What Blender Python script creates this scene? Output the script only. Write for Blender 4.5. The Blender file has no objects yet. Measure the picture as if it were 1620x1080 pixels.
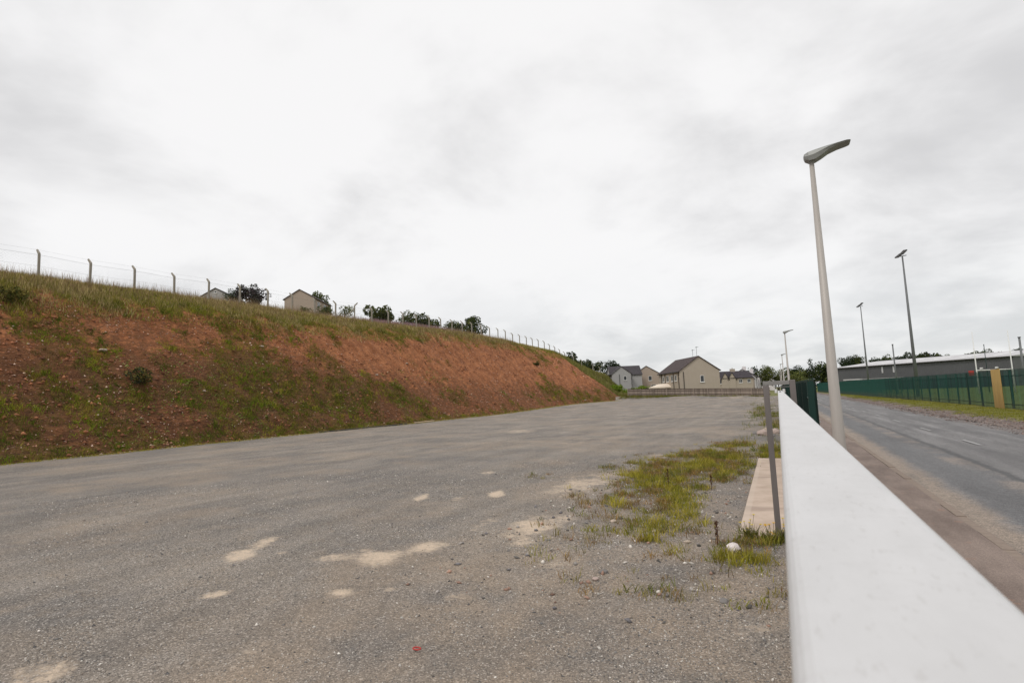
import bpy, math, random
import numpy as np
from mathutils import Matrix, Vector

S = bpy.context.scene
C = S.collection
rng = np.random.default_rng(11)
random.seed(5)

# ------------------------------------------------------------------ camera, sky, sun
cam = bpy.data.cameras.new('camera')
cam.sensor_width = 36.0
cam.lens = 878 / 1620 * 36
cam.clip_start = 0.01
cam.clip_end = 6000
cam.dof.use_dof = True
cam.dof.focus_distance = 9.0
cam.dof.aperture_fstop = 18.0
camo = bpy.data.objects.new('camera', cam)
C.objects.link(camo)
rt = Vector((0.90167952, 0.43038457, -0.04175115))
dn = Vector((-0.08075664, 0.07275549, -0.99407495))
fw = Vector((-0.4247969, 0.89970871, 0.10035855))
camo.matrix_world = Matrix(((rt.x, -dn.x, -fw.x, 0), (rt.y, -dn.y, -fw.y, 0), (rt.z, -dn.z, -fw.z, 2.0), (0, 0, 0, 1)))
S.camera = camo
S.view_settings.view_transform = 'Standard'
S.view_settings.look = 'None'
S.view_settings.exposure = 0.0
S.view_settings.gamma = 1.0
S.view_settings.use_curve_mapping = False

SUN_EL, SUN_AZ = math.radians(52), math.radians(200)      # azimuth clockwise from +Y (behind the camera)
world = bpy.data.worlds.new('World')
S.world = world
world.use_nodes = True


class NT:
    def __init__(s, tree):
        s.t = tree
        s.n = tree.nodes
        s.l = tree.links

    def node(s, typ, **kw):
        n = s.n.new(typ)
        for k, v in kw.items():
            setattr(n, k, v)
        return n

    def put(s, sock, v):
        if isinstance(v, bpy.types.NodeSocket):
            s.l.new(v, sock)
        elif v is not None:
            if sock.type == 'RGBA' and len(v) == 3:
                v = (*v, 1)
            sock.default_value = v

    def math(s, op, a, b=None, c=None, clamp=False):
        n = s.node('ShaderNodeMath', operation=op, use_clamp=clamp)
        s.put(n.inputs[0], a)
        if b is not None: s.put(n.inputs[1], b)
        if c is not None: s.put(n.inputs[2], c)
        return n.outputs[0]

    def mix(s, f, a, b, blend='MIX'):
        n = s.node('ShaderNodeMix', data_type='RGBA', blend_type=blend)
        s.put(n.inputs[0], f)
        s.put(n.inputs[6], a)
        s.put(n.inputs[7], b)
        return n.outputs[2]

    def ramp(s, x, lo, hi):
        n = s.node('ShaderNodeMapRange', clamp=True, interpolation_type='SMOOTHSTEP')
        s.put(n.inputs[0], x)
        n.inputs[1].default_value = lo
        n.inputs[2].default_value = hi
        return n.outputs[0]

    def noise(s, vec, scale, detail=3, rough=0.55, dist=0.0):
        n = s.node('ShaderNodeTexNoise')
        s.put(n.inputs['Vector'], vec)
        n.inputs['Scale'].default_value = scale
        n.inputs['Detail'].default_value = detail
        n.inputs['Roughness'].default_value = rough
        n.inputs['Distortion'].default_value = dist
        return n.outputs['Fac']

    def voro(s, vec, scale, rand=1.0):
        n = s.node('ShaderNodeTexVoronoi')
        s.put(n.inputs['Vector'], vec)
        n.inputs['Scale'].default_value = scale
        n.inputs['Randomness'].default_value = rand
        return n.outputs['Distance'], n.outputs['Color']

    def coord(s, kind='Object', scale=None, loc=None):
        o = s.node('ShaderNodeTexCoord').outputs[kind]
        if scale or loc:
            m = s.node('ShaderNodeMapping')
            s.l.new(o, m.inputs[0])
            if scale: m.inputs['Scale'].default_value = scale
            if loc: m.inputs['Location'].default_value = loc
            o = m.outputs[0]
        return o

    def attr(s, name, out='Fac'):
        return s.node('ShaderNodeAttribute', attribute_name=name).outputs[out]

    def bump(s, h, dist=0.01, strength=1.0, normal=None):
        n = s.node('ShaderNodeBump')
        n.inputs['Strength'].default_value = strength
        n.inputs['Distance'].default_value = dist
        s.put(n.inputs['Height'], h)
        if normal: s.l.new(normal, n.inputs['Normal'])
        return n.outputs[0]

    def sep(s, v):
        n = s.node('ShaderNodeSeparateXYZ')
        s.l.new(v, n.inputs[0])
        return n.outputs


def sky_nodes():
    w = NT(world.node_tree)
    w.n.clear()
    sky = w.node('ShaderNodeTexSky', sky_type='NISHITA')
    sky.sun_disc = False
    sky.sun_elevation = SUN_EL
    sky.sun_rotation = SUN_AZ
    g = w.coord('Generated')
    x, y, z = w.sep(g)
    zz = w.math('ADD', w.math('MAXIMUM', z, 0.0), 0.30)
    cb = w.node('ShaderNodeCombineXYZ')
    w.l.new(w.math('DIVIDE', x, zz), cb.inputs[0])
    w.l.new(w.math('DIVIDE', y, zz), cb.inputs[1])
    cb.inputs[2].default_value = 3.7
    p = cb.outputs[0]
    n1 = w.noise(p, 1.5, 6, 0.56, 0.25)
    n2 = w.noise(p, 3.4, 4, 0.5, 0.3)
    n3 = w.noise(p, 0.6, 2, 0.5)
    m = w.math('ADD', w.math('MULTIPLY', n1, 0.50), w.math('ADD', w.math('MULTIPLY', n2, 0.13), w.math('MULTIPLY', n3, 0.34)))
    f = w.ramp(m, 0.355, 0.535)
    col = w.mix(f, (7.0, 6.93, 6.95), (9.85, 9.75, 9.72))
    lowf = w.ramp(z, 0.26, 0.02)                       # towards the horizon the cloud base is greyer and bluer
    low = w.mix(w.ramp(w.math('ADD', w.math('MULTIPLY', n1, 0.4), w.math('MULTIPLY', n2, 0.6)), 0.4, 0.62), (6.9, 7.1, 7.25), (9.0, 9.05, 9.05))
    col = w.mix(w.math('MULTIPLY', lowf, 0.75), col, low)
    col = w.mix(0.94, sky.outputs[0], col)
    bg = w.node('ShaderNodeBackground')
    w.l.new(col, bg.inputs[0])
    bg.inputs[1].default_value = 0.1
    out = w.node('ShaderNodeOutputWorld')
    w.l.new(bg.outputs[0], out.inputs[0])


sky_nodes()
sun = bpy.data.lights.new('sun', 'SUN')
sun.energy = 1.3
sun.angle = math.radians(14)
sun.color = (1.0, 0.96, 0.9)
suno = bpy.data.objects.new('sun', sun)
C.objects.link(suno)
sd = Vector((math.sin(SUN_AZ) * math.cos(SUN_EL), math.cos(SUN_AZ) * math.cos(SUN_EL), math.sin(SUN_EL)))
suno.rotation_euler = sd.to_track_quat('Z', 'Y').to_euler()

# ------------------------------------------------------------------ helpers
def link(o, parent=None):
    C.objects.link(o)
    if parent is not None:
        o.parent = parent
    return o


def tag(o, label=None, cat=None, group=None, kind=None):
    if label: o['label'] = label
    if cat: o['category'] = cat
    if group: o['group'] = group
    if kind: o['kind'] = kind
    return o


def empty(name, loc, rz=0.0, label=None, cat=None, group=None):
    o = bpy.data.objects.new(name, None)
    o.empty_display_size = 0.2
    o.location = loc
    o.rotation_euler = (0, 0, rz)
    link(o)
    return tag(o, label, cat, group)


def np_mesh(name, V, F, mat=None, smooth=False, fattr=None, cattr=None):
    V = np.ascontiguousarray(V, dtype=np.float32)
    F = np.ascontiguousarray(F, dtype=np.int32)
    me = bpy.data.meshes.new(name)
    k = F.shape[1]
    me.vertices.add(len(V))
    me.vertices.foreach_set('co', V.ravel())
    me.loops.add(F.size)
    me.loops.foreach_set('vertex_index', F.ravel())
    me.polygons.add(len(F))
    me.polygons.foreach_set('loop_start', np.arange(0, F.size, k, dtype=np.int32))
    if smooth:
        me.polygons.foreach_set('use_smooth', np.ones(len(F), dtype=bool))
    for n, a in (fattr or {}).items():
        me.attributes.new(n, 'FLOAT', 'POINT').data.foreach_set('value', np.ascontiguousarray(a, dtype=np.float32))
    if cattr is not None:
        c4 = np.ones((len(V), 4), dtype=np.float32)
        c4[:, :3] = cattr
        me.attributes.new('tint', 'FLOAT_COLOR', 'POINT').data.foreach_set('color', c4.ravel())
    if mat: me.materials.append(mat)
    me.update(calc_edges=True)
    return me


def np_obj(name, V, F, mat, parent=None, **kw):
    return link(bpy.data.objects.new(name, np_mesh(name, V, F, mat, **kw)), parent)


class MB:
    """collects faces, then builds one mesh object"""
    def __init__(s):
        s.v = []
        s.f = []

    def add(s, vs, fs):
        b = len(s.v)
        s.v += [tuple(v) for v in vs]
        s.f += [tuple(b + i for i in f) for f in fs]
        return s

    def box(s, x0, x1, y0, y1, z0, z1):
        return s.add([(x0, y0, z0), (x1, y0, z0), (x1, y1, z0), (x0, y1, z0), (x0, y0, z1), (x1, y0, z1), (x1, y1, z1), (x0, y1, z1)],
                     [(0, 3, 2, 1), (4, 5, 6, 7), (0, 1, 5, 4), (1, 2, 6, 5), (2, 3, 7, 6), (3, 0, 4, 7)])

    def tube(s, pts, rad, n=8, cap=True):
        pts = [Vector(p) for p in pts]
        rad = rad if isinstance(rad, (list, tuple)) else [rad] * len(pts)
        rings = []
        for i, p in enumerate(pts):
            d = (pts[min(i + 1, len(pts) - 1)] - pts[max(i - 1, 0)]).normalized()
            a = d.orthogonal().normalized() if abs(d.z) < 0.98 else Vector((1, 0, 0))
            if abs(d.z) < 0.98:
                a = Vector((0, 0, 1)).cross(d).normalized()
            b = d.cross(a)
            rings.append([p + (a * math.cos(2 * math.pi * k / n) + b * math.sin(2 * math.pi * k / n)) * rad[i] for k in range(n)])
        vs = [v for r in rings for v in r]
        fs = []
        for i in range(len(pts) - 1):
            for k in range(n):
                fs.append((i * n + k, i * n + (k + 1) % n, (i + 1) * n + (k + 1) % n, (i + 1) * n + k))
        if cap:
            fs.append(tuple(reversed(range(n))))
            fs.append(tuple((len(pts) - 1) * n + k for k in range(n)))
        return s.add(vs, fs)

    def loft(s, rings, cap=True):
        n = len(rings[0])
        vs = [v for r in rings for v in r]
        fs = []
        for i in range(len(rings) - 1):
            for k in range(n):
                fs.append((i * n + k, i * n + (k + 1) % n, (i + 1) * n + (k + 1) % n, (i + 1) * n + k))
        if cap:
            fs.append(tuple(reversed(range(n))))
            fs.append(tuple((len(rings) - 1) * n + k for k in range(n)))
        return s.add(vs, fs)

    def mesh(s, name, mat, bevel=0.0, smooth=False):
        me = bpy.data.meshes.new(name)
        me.from_pydata(s.v, [], s.f)
        if mat: me.materials.append(mat)
        if smooth:
            me.polygons.foreach_set('use_smooth', [True] * len(me.polygons))
        me.update()
        return me

    def build(s, name, mat, parent=None, bevel=0.0, smooth=False, loc=None):
        o = bpy.data.objects.new(name, s.mesh(name, mat, smooth=smooth))
        if loc: o.location = loc
        link(o, parent)
        if bevel:
            m = o.modifiers.new('bevel', 'BEVEL')
            m.width = bevel
            m.segments = 2
            m.limit_method = 'ANGLE'
        return o


def inst(name, me, parent, loc, rz=0.0):
    o = bpy.data.objects.new(name, me)
    o.location = loc
    o.rotation_euler = (0, 0, rz)
    return link(o, parent)


def ss(a, b, x):
    t = np.clip((np.asarray(x, float) - a) / (b - a), 0, 1)
    return t * t * (3 - 2 * t)


def vnoise(x, y, seed=0):
    xi = np.floor(x).astype(np.int64)
    yi = np.floor(y).astype(np.int64)
    xf, yf = x - xi, y - yi
    xf = xf * xf * (3 - 2 * xf)
    yf = yf * yf * (3 - 2 * yf)

    def h(a, b):
        n = (a * 374761393 + b * 668265263 + seed * 1442695041) & 0x7fffffff
        n = ((n ^ (n >> 13)) * 1274126177) & 0x7fffffff
        return ((n ^ (n >> 16)) & 0xffff) / 65535.0
    return (h(xi, yi) * (1 - xf) + h(xi + 1, yi) * xf) * (1 - yf) + (h(xi, yi + 1) * (1 - xf) + h(xi + 1, yi + 1) * xf) * yf


def fbm(x, y, sc, oct=4, seed=0, gain=0.5):
    x = np.asarray(x, float)
    y = np.asarray(y, float)
    v, a, t = 0, 1.0, 0
    for o in range(oct):
        v = v + a * vnoise(x / sc * 2 ** o + 17.3 * o, y / sc * 2 ** o - 9.1 * o, seed + o)
        t += a
        a *= gain
    return v / t


# ------------------------------------------------------------------ materials
def mat(name, fn):
    m = bpy.data.materials.new(name)
    m.use_nodes = True
    t = NT(m.node_tree)
    b = m.node_tree.nodes['Principled BSDF']
    b.inputs['Specular IOR Level'].default_value = 0.3
    fn(t, b)
    return m


def plain(name, col, rough=0.6, metal=0.0, var=0.12, scale=3.0, bump=0.0, bscale=40.0, streak=None):
    def fn(t, b):
        c = t.coord('Object', scale=streak)
        n = t.noise(c, scale, 5, 0.6)
        k = t.math('MULTIPLY_ADD', n, 2 * var, 1 - var)
        t.put(b.inputs['Base Color'], t.mix(1.0, (*col, 1), k, 'MULTIPLY'))
        b.inputs['Roughness'].default_value = rough
        b.inputs['Metallic'].default_value = metal
        if bump:
            t.put(b.inputs['Normal'], t.bump(t.noise(c, bscale, 4), bump))
    return mat(name, fn)


def m_gravel(t, b):
    c = t.coord('Object')
    sand, weed, dark = t.attr('sand'), t.attr('weed'), t.attr('dark')
    big = t.noise(c, 0.35, 4, 0.6)
    mid = t.noise(c, 2.3, 5, 0.65)
    d1, c1 = t.voro(c, 78)
    d2, c2 = t.voro(c, 170)
    fine = t.noise(c, 260, 2, 0.6)
    r1 = t.sep(c1)[0]
    r2 = t.sep(c2)[0]
    base = t.mix(t.ramp(big, 0.35, 0.65), (0.208, 0.188, 0.170), (0.308, 0.268, 0.228))
    base = t.mix(t.math('MULTIPLY', t.ramp(mid, 0.42, 0.75), 0.6), base, (0.29, 0.235, 0.18))
    st = t.math('ADD', t.math('MULTIPLY', t.math('POWER', r1, 2.2), 0.9), t.math('MULTIPLY', r2, 0.55))
    base = t.mix(1.0, base, t.math('ADD', 0.5, t.math('MULTIPLY', st, 0.78)), 'MULTIPLY')
    trk = t.noise(t.coord('Object', scale=(0.9, 0.16, 1)), 1.4, 4, 0.6, 0.3)
    base = t.mix(1.0, base, t.math('MULTIPLY_ADD', t.ramp(trk, 0.35, 0.65), 0.24, 0.89), 'MULTIPLY')
    light = t.math('MULTIPLY', t.math('GREATER_THAN', r1, 0.93), 0.55)
    base = t.mix(light, base, (0.55, 0.51, 0.47))
    darkp = t.math('MULTIPLY', t.math('LESS_THAN', t.sep(c1)[1], 0.12), 0.8)
    base = t.mix(darkp, base, (0.06, 0.055, 0.053))
    base = t.mix(t.math('MULTIPLY', dark, 0.5), base, (0.125, 0.125, 0.13))
    tan = t.math('MULTIPLY', t.attr('tan'), t.ramp(t.noise(c, 1.1, 4, 0.6), 0.25, 0.7))
    base = t.mix(t.math('MULTIPLY', tan, 0.7), base, t.mix(1.0, (0.385, 0.30, 0.222, 1), t.math('MULTIPLY_ADD', st, 0.7, 0.55), 'MULTIPLY'))
    # dried silt in shallow hollows
    e = t.math('ADD', sand, t.math('MULTIPLY', t.math('SUBTRACT', t.math('ADD', t.math('MULTIPLY', mid, 0.6), t.math('MULTIPLY', t.noise(c, 11, 6, 0.75), 0.8)), 0.72), 2.1))
    sm = t.math('MULTIPLY', t.ramp(e, 0.2, 0.95), t.math('SUBTRACT', 1.0, t.math('MULTIPLY', t.math('GREATER_THAN', r1, 0.8), 0.55)))
    scol = t.mix(t.noise(c, 9, 4), (0.64, 0.505, 0.375), (0.52, 0.415, 0.315))
    scol = t.mix(1.0, scol, t.math('MULTIPLY_ADD', r2, 0.2, 0.9), 'MULTIPLY')
    base = t.mix(t.math('MULTIPLY', sm, 0.92), base, scol)
    soil = t.mix(t.noise(c, 22, 4), (0.085, 0.066, 0.045), (0.20, 0.155, 0.11))
    wm = t.ramp(t.math('ADD', weed, t.math('MULTIPLY', t.math('SUBTRACT', mid, 0.5), 1.1)), 0.3, 0.8)
    base = t.mix(t.math('MULTIPLY', wm, 0.72), base, soil)
    t.put(b.inputs['Base Color'], base)
    b.inputs['Roughness'].default_value = 0.9
    h = t.math('ADD', t.math('MULTIPLY', d1, -0.9), t.math('ADD', t.math('MULTIPLY', d2, -0.4), t.math('MULTIPLY', fine, 0.2)))
    h = t.math('MULTIPLY', h, t.math('SUBTRACT', 1.0, t.math('MULTIPLY', sm, 0.85)))
    t.put(b.inputs['Normal'], t.bump(h, 0.012, 0.9))


def m_bank(t, b):
    c = t.coord('Object')
    veg, damp, lip = t.attr('veg'), t.attr('damp'), t.attr('lip')
    n1 = t.noise(c, 0.9, 5, 0.65)
    cs = t.coord('Object', scale=(1.0, 0.55, 1.5))
    n2 = t.noise(cs, 2.6, 6, 0.72, 0.4)
    n3 = t.noise(cs, 9, 5, 0.75, 0.5)
    d1, c1 = t.voro(c, 9.0)
    r1 = t.sep(c1)[0]
    red = t.mix(t.ramp(n1, 0.3, 0.7), (0.245, 0.090, 0.036), (0.435, 0.175, 0.074))
    dk = t.mix(t.ramp(n2, 0.35, 0.65), (0.078, 0.034, 0.014), (0.21, 0.087, 0.036))
    dm = t.ramp(t.math('ADD', damp, t.math('MULTIPLY', t.math('SUBTRACT', n2, 0.5), 2.6)), 0.25, 0.75)
    col = t.mix(dm, red, dk)
    col = t.mix(1.0, col, t.math('MULTIPLY', t.math('POWER', n3, 1.4), 2.6), 'MULTIPLY')
    stone = t.math('MULTIPLY', t.math('GREATER_THAN', r1, 0.9), t.math('LESS_THAN', d1, 0.35))
    col = t.mix(t.math('MULTIPLY', stone, 0.65), col, t.mix(t.sep(c1)[1], (0.46, 0.31, 0.23), (0.26, 0.13, 0.09)))
    gr = t.mix(t.ramp(n2, 0.3, 0.7), (0.055, 0.038, 0.014), (0.14, 0.095, 0.03))
    vm = t.ramp(t.math('ADD', veg, t.math('MULTIPLY', t.math('SUBTRACT', n2, 0.5), 1.0)), 0.35, 0.75)
    col = t.mix(t.math('MULTIPLY', vm, 0.42), col, gr)
    straw = t.mix(n3, (0.17, 0.14, 0.05), (0.32, 0.25, 0.11))
    col = t.mix(lip, col, straw)
    t.put(b.inputs['Base Color'], col)
    b.inputs['Roughness'].default_value = 0.95
    h = t.math('ADD', t.math('MULTIPLY', n2, 0.6), t.math('ADD', t.math('MULTIPLY', n3, 0.35), t.math('MULTIPLY', d1, -0.15)))
    t.put(b.inputs['Normal'], t.bump(h, 0.3, 1.0))


def m_road(t, b):
    c = t.coord('Object')
    x, y, z = t.sep(c)
    lng = t.noise(t.coord('Object', scale=(1.6, 0.12, 1)), 1.2, 5, 0.65)
    big = t.noise(c, 0.5, 4, 0.6)
    d, cc = t.voro(c, 90)
    base = t.mix(t.ramp(lng, 0.3, 0.7), (0.115, 0.110, 0.109), (0.178, 0.170, 0.167))
    # older trench reinstatement beside the kerb, with a broken edge
    jag = t.math('MULTIPLY', t.math('SUBTRACT', t.noise(c, 1.3, 5, 0.7), 0.5), 0.35)
    xe = t.math('ADD', x, jag)
    trench = t.math('MULTIPLY', t.ramp(xe, 2.75, 2.95), t.ramp(xe, 4.05, 3.95))
    base = t.mix(t.math('MULTIPLY', trench, 0.6), base, (0.112, 0.112, 0.115))
    seam = t.math('MULTIPLY', t.ramp(xe, 3.98, 4.06), t.ramp(xe, 4.26, 4.14))
    base = t.mix(t.math('MULTIPLY', seam, 0.7), base, (0.05, 0.05, 0.05))
    dirt = t.math('MULTIPLY', t.math('MULTIPLY', t.ramp(xe, 3.5, 3.75), t.ramp(xe, 4.08, 3.98)), t.ramp(big, 0.4, 0.58))
    base = t.mix(t.math('MULTIPLY', dirt, 0.75), base, (0.235, 0.195, 0.165))
    kerbdirt = t.ramp(t.math('ADD', x, t.math('MULTIPLY', jag, 1.8)), 2.95, 2.55)
    base = t.mix(t.math('MULTIPLY', kerbdirt, 0.85), base, t.mix(t.noise(c, 20, 4), (0.22, 0.17, 0.13), (0.34, 0.27, 0.21)))
    for xs in (5.0, 5.9, 7.0):
        w = t.math('MULTIPLY', t.ramp(t.math('ABSOLUTE', t.math('SUBTRACT', xe, xs)), 0.22, 0.02), t.ramp(lng, 0.45, 0.7))
        base = t.mix(t.math('MULTIPLY', w, 0.45), base, (0.33, 0.32, 0.315))
    damp = t.math('MULTIPLY', t.ramp(t.noise(t.coord('Object', scale=(1, 0.22, 1)), 0.9, 5, 0.65, 0.6), 0.5, 0.64), 0.45)
    base = t.mix(damp, base, (0.075, 0.072, 0.073))
    far = t.ramp(t.math('ADD', x, t.math('MULTIPLY', jag, 3.0)), 7.3, 8.0)
    base = t.mix(t.math('MULTIPLY', far, 0.75), base, (0.155, 0.125, 0.112))
    base = t.mix(1.0, base, t.math('MULTIPLY', t.math('MULTIPLY_ADD', t.sep(cc)[0], 0.9, 0.55), t.math('MULTIPLY', t.math('MULTIPLY_ADD', t.noise(c, 9, 5, 0.7), 1.0, 0.5), t.math('MULTIPLY_ADD', t.noise(c, 48, 3, 0.7), 1.2, 0.4))), 'MULTIPLY')
    t.put(b.inputs['Base Color'], base)
    b.inputs['Roughness'].default_value = 0.62
    t.put(b.inputs['Normal'], t.bump(t.math('ADD', t.math('MULTIPLY', d, -1.0), t.noise(c, 6, 4)), 0.006, 0.7))


def m_path(t, b):
    c = t.coord('Object')
    n = t.noise(t.coord('Object', scale=(1, 0.35, 1)), 1.6, 5, 0.65)
    d, cc = t.voro(c, 110)
    base = t.mix(t.ramp(n, 0.3, 0.7), (0.15, 0.112, 0.094), (0.245, 0.19, 0.16))
    base = t.mix(t.math('MULTIPLY', t.math('GREATER_THAN', t.noise(c, 5, 3), 0.66), 0.4), base, (0.27, 0.16, 0.11))
    base = t.mix(1.0, base, t.math('MULTIPLY_ADD', t.sep(cc)[0], 0.5, 0.75), 'MULTIPLY')
    t.put(b.inputs['Base Color'], base)
    b.inputs['Roughness'].default_value = 0.8
    t.put(b.inputs['Normal'], t.bump(d, 0.004, 0.6))


def m_verge(t, b):
    c = t.coord('Object')
    x, y, z = t.sep(c)
    n = t.noise(c, 0.8, 5, 0.65)
    n2 = t.noise(c, 7, 4, 0.7)
    e = t.math('ADD', x, t.math('MULTIPLY', t.math('SUBTRACT', n, 0.5), 2.2))
    soil = t.mix(t.ramp(t.noise(c, 3.5, 6, 0.75), 0.35, 0.65), (0.085, 0.066, 0.06), (0.26, 0.205, 0.18))
    gr = t.mix(n2, (0.10, 0.10, 0.016), (0.19, 0.175, 0.035))
    t.put(b.inputs['Base Color'], t.mix(t.ramp(e, 9.0, 9.5), soil, gr))
    b.inputs['Roughness'].default_value = 0.95
    t.put(b.inputs['Normal'], t.bump(n2, 0.05, 0.8))


def m_tint(t, b):
    c = t.attr('tint', 'Color')
    t.put(b.inputs['Base Color'], c)
    b.inputs['Roughness'].default_value = 0.75
    b.inputs['Specular IOR Level'].default_value = 0.15
    out = t.n['Material Output']
    tr = t.node('ShaderNodeBsdfTranslucent')
    t.l.new(c, tr.inputs[0])
    mx = t.node('ShaderNodeMixShader')
    mx.inputs[0].default_value = 0.25
    t.l.new(b.outputs[0], mx.inputs[1])
    t.l.new(tr.outputs[0], mx.inputs[2])
    t.l.new(mx.outputs[0], out.inputs[0])


def m_stone(t, b):
    t.put(b.inputs['Base Color'], t.mix(1.0, t.attr('tint', 'Color'), t.math('MULTIPLY_ADD', t.noise(t.coord('Object'), 90, 4), 0.6, 0.7), 'MULTIPLY'))
    b.inputs['Roughness'].default_value = 0.85


def m_rail(t, b):
    c = t.coord('Object', scale=(1, 0.4, 1))
    n = t.noise(c, 30, 5, 0.65)
    sp = t.noise(t.coord('Object', scale=(1.6, 0.5, 1)), 210, 3, 0.6)
    scr = t.noise(t.coord('Object', scale=(0.5, 1.6, 1)), 75, 4, 0.8, 1.2)
    col = t.mix(t.ramp(n, 0.25, 0.75), (0.535, 0.53, 0.53), (0.59, 0.585, 0.587))
    col = t.mix(t.math('MULTIPLY', t.ramp(scr, 0.54, 0.68), 0.16), col, (0.36, 0.345, 0.33))
    col = t.mix(t.math('MULTIPLY', t.ramp(sp, 0.58, 0.7), 0.22), col, (0.33, 0.31, 0.29))
    t.put(b.inputs['Base Color'], col)
    b.inputs['Roughness'].default_value = 0.55
    t.put(b.inputs['Normal'], t.bump(sp, 0.0003, 0.4))


def m_pole(t, b):
    n = t.noise(t.coord('Object', scale=(1, 1, 0.15)), 9, 5, 0.6)
    t.put(b.inputs['Base Color'], t.mix(n, (0.34, 0.31, 0.285), (0.49, 0.455, 0.42)))
    b.inputs['Roughness'].default_value = 0.55
    b.inputs['Metallic'].default_value = 0.15


def m_cladding(t, b):
    c = t.coord('Object')
    w = t.node('ShaderNodeTexWave', bands_direction='X', wave_profile='SIN')
    t.l.new(c, w.inputs[0])
    w.inputs['Scale'].default_value = 1.0
    n = t.noise(c, 0.4, 4)
    t.put(b.inputs['Base Color'], t.mix(n, (0.085, 0.085, 0.09), (0.125, 0.125, 0.13)))
    b.inputs['Roughness'].default_value = 0.5
    t.put(b.inputs['Normal'], t.bump(w.outputs[1], 0.05, 0.8))


def m_render(name, a, bcol):
    def fn(t, b):
        c = t.coord('Object')
        n = t.noise(c, 0.6, 5, 0.65)
        st = t.noise(t.coord('Object', scale=(2, 2, 0.25)), 1.5, 4)
        col = t.mix(t.math('MULTIPLY_ADD', n, 0.6, t.math('MULTIPLY', st, 0.4)), a, bcol)
        t.put(b.inputs['Base Color'], col)
        b.inputs['Roughness'].default_value = 0.9
        t.put(b.inputs['Normal'], t.bump(t.noise(c, 30, 3), 0.01, 0.6))
    return mat(name, fn)


def m_roof(name, a, bcol):
    def fn(t, b):
        c = t.coord('Object')
        br = t.node('ShaderNodeTexBrick')
        t.l.new(t.coord('Object', scale=(1, 1, 1)), br.inputs[0])
        br.inputs['Scale'].default_value = 2.2
        br.inputs['Color1'].default_value = (*a, 1)
        br.inputs['Color2'].default_value = (*bcol, 1)
        br.inputs['Mortar'].default_value = (a[0] * .5, a[1] * .5, a[2] * .5, 1)
        br.inputs['Mortar Size'].default_value = 0.03
        n = t.noise(c, 1.2, 4)
        t.put(b.inputs['Base Color'], t.mix(1.0, br.outputs[0], t.math('MULTIPLY_ADD', n, 0.6, 0.7), 'MULTIPLY'))
        b.inputs['Roughness'].default_value = 0.8
    return mat(name, fn)


def m_palisade(t, b, k=1.0):
    c = t.coord('Object')
    geo = t.node('ShaderNodeObjectInfo')
    n = t.noise(t.coord('Object', scale=(3, 3, 0.5)), 2, 4)
    x, y, z = t.sep(c)
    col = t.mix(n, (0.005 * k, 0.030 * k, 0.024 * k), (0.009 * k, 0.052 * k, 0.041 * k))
    grime = t.math('MULTIPLY', t.ramp(t.math('ADD', z, t.math('MULTIPLY', n, 0.9)), 1.35, 0.35), 0.55)
    col = t.mix(grime, col, (0.085, 0.075, 0.055))
    col = t.mix(1.0, col, t.math('MULTIPLY_ADD', geo.outputs['Random'], 0.9, 0.55), 'MULTIPLY')
    t.put(b.inputs['Base Color'], col)
    b.inputs['Roughness'].default_value = 0.5


def m_board(t, b):
    r = t.node('ShaderNodeObjectInfo').outputs['Random']
    n = t.noise(t.coord('Object', scale=(4, 4, 0.4)), 2.5, 5, 0.6)
    col = t.mix(n, (0.18, 0.145, 0.118), (0.34, 0.28, 0.235))
    t.put(b.inputs['Base Color'], t.mix(1.0, col, t.math('MULTIPLY_ADD', r, 0.5, 0.75), 'MULTIPLY'))
    b.inputs['Roughness'].default_value = 0.85


def m_ply(t, b):
    n = t.noise(t.coord('Object', scale=(5, 5, 0.5)), 2.0, 5, 0.65, 0.6)
    z = t.sep(t.coord('Object'))[2]
    col = t.mix(n, (0.40, 0.23, 0.05), (0.70, 0.50, 0.20))
    t.put(b.inputs['Base Color'], t.mix(t.math('MULTIPLY', t.ramp(t.math('ADD', n, t.math('MULTIPLY', z, -.18)), 0.1, 0.5), 0.55), col, (0.17, 0.09, 0.03)))
    b.inputs['Roughness'].default_value = 0.7


def m_slab(t, b):
    c = t.coord('Object')
    n = t.noise(c, 2.2, 5, 0.65)
    n2 = t.noise(t.coord('Object', scale=(0.4, 1.2, 1)), 1.3, 4, 0.6)
    col = t.mix(t.ramp(n, 0.3, 0.7), (0.42, 0.325, 0.255), (0.53, 0.42, 0.34))
    col = t.mix(t.math('MULTIPLY', t.ramp(n2, 0.55, 0.68), 0.5), col, (0.25, 0.185, 0.15))
    x, y, z = t.sep(c)
    edge = t.ramp(x, -0.53, -0.56)
    col = t.mix(t.math('MULTIPLY', edge, 0.4), col, (0.55, 0.46, 0.38))
    t.put(b.inputs['Base Color'], col)
    b.inputs['Roughness'].default_value = 0.9
    t.put(b.inputs['Normal'], t.bump(t.noise(c, 60, 4), 0.004, 0.6))


def m_field(a, bcol):
    def fn(t, b):
        c = t.coord('Object')
        n = t.noise(c, 0.15, 5, 0.65)
        n2 = t.noise(c, 3, 4, 0.7)
        t.put(b.inputs['Base Color'], t.mix(t.math('MULTIPLY_ADD', n, 0.6, t.math('MULTIPLY', n2, 0.4)), a, bcol))
        b.inputs['Roughness'].default_value = 0.95
        t.put(b.inputs['Normal'], t.bump(n2, 0.06, 0.7))
    return fn


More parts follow.
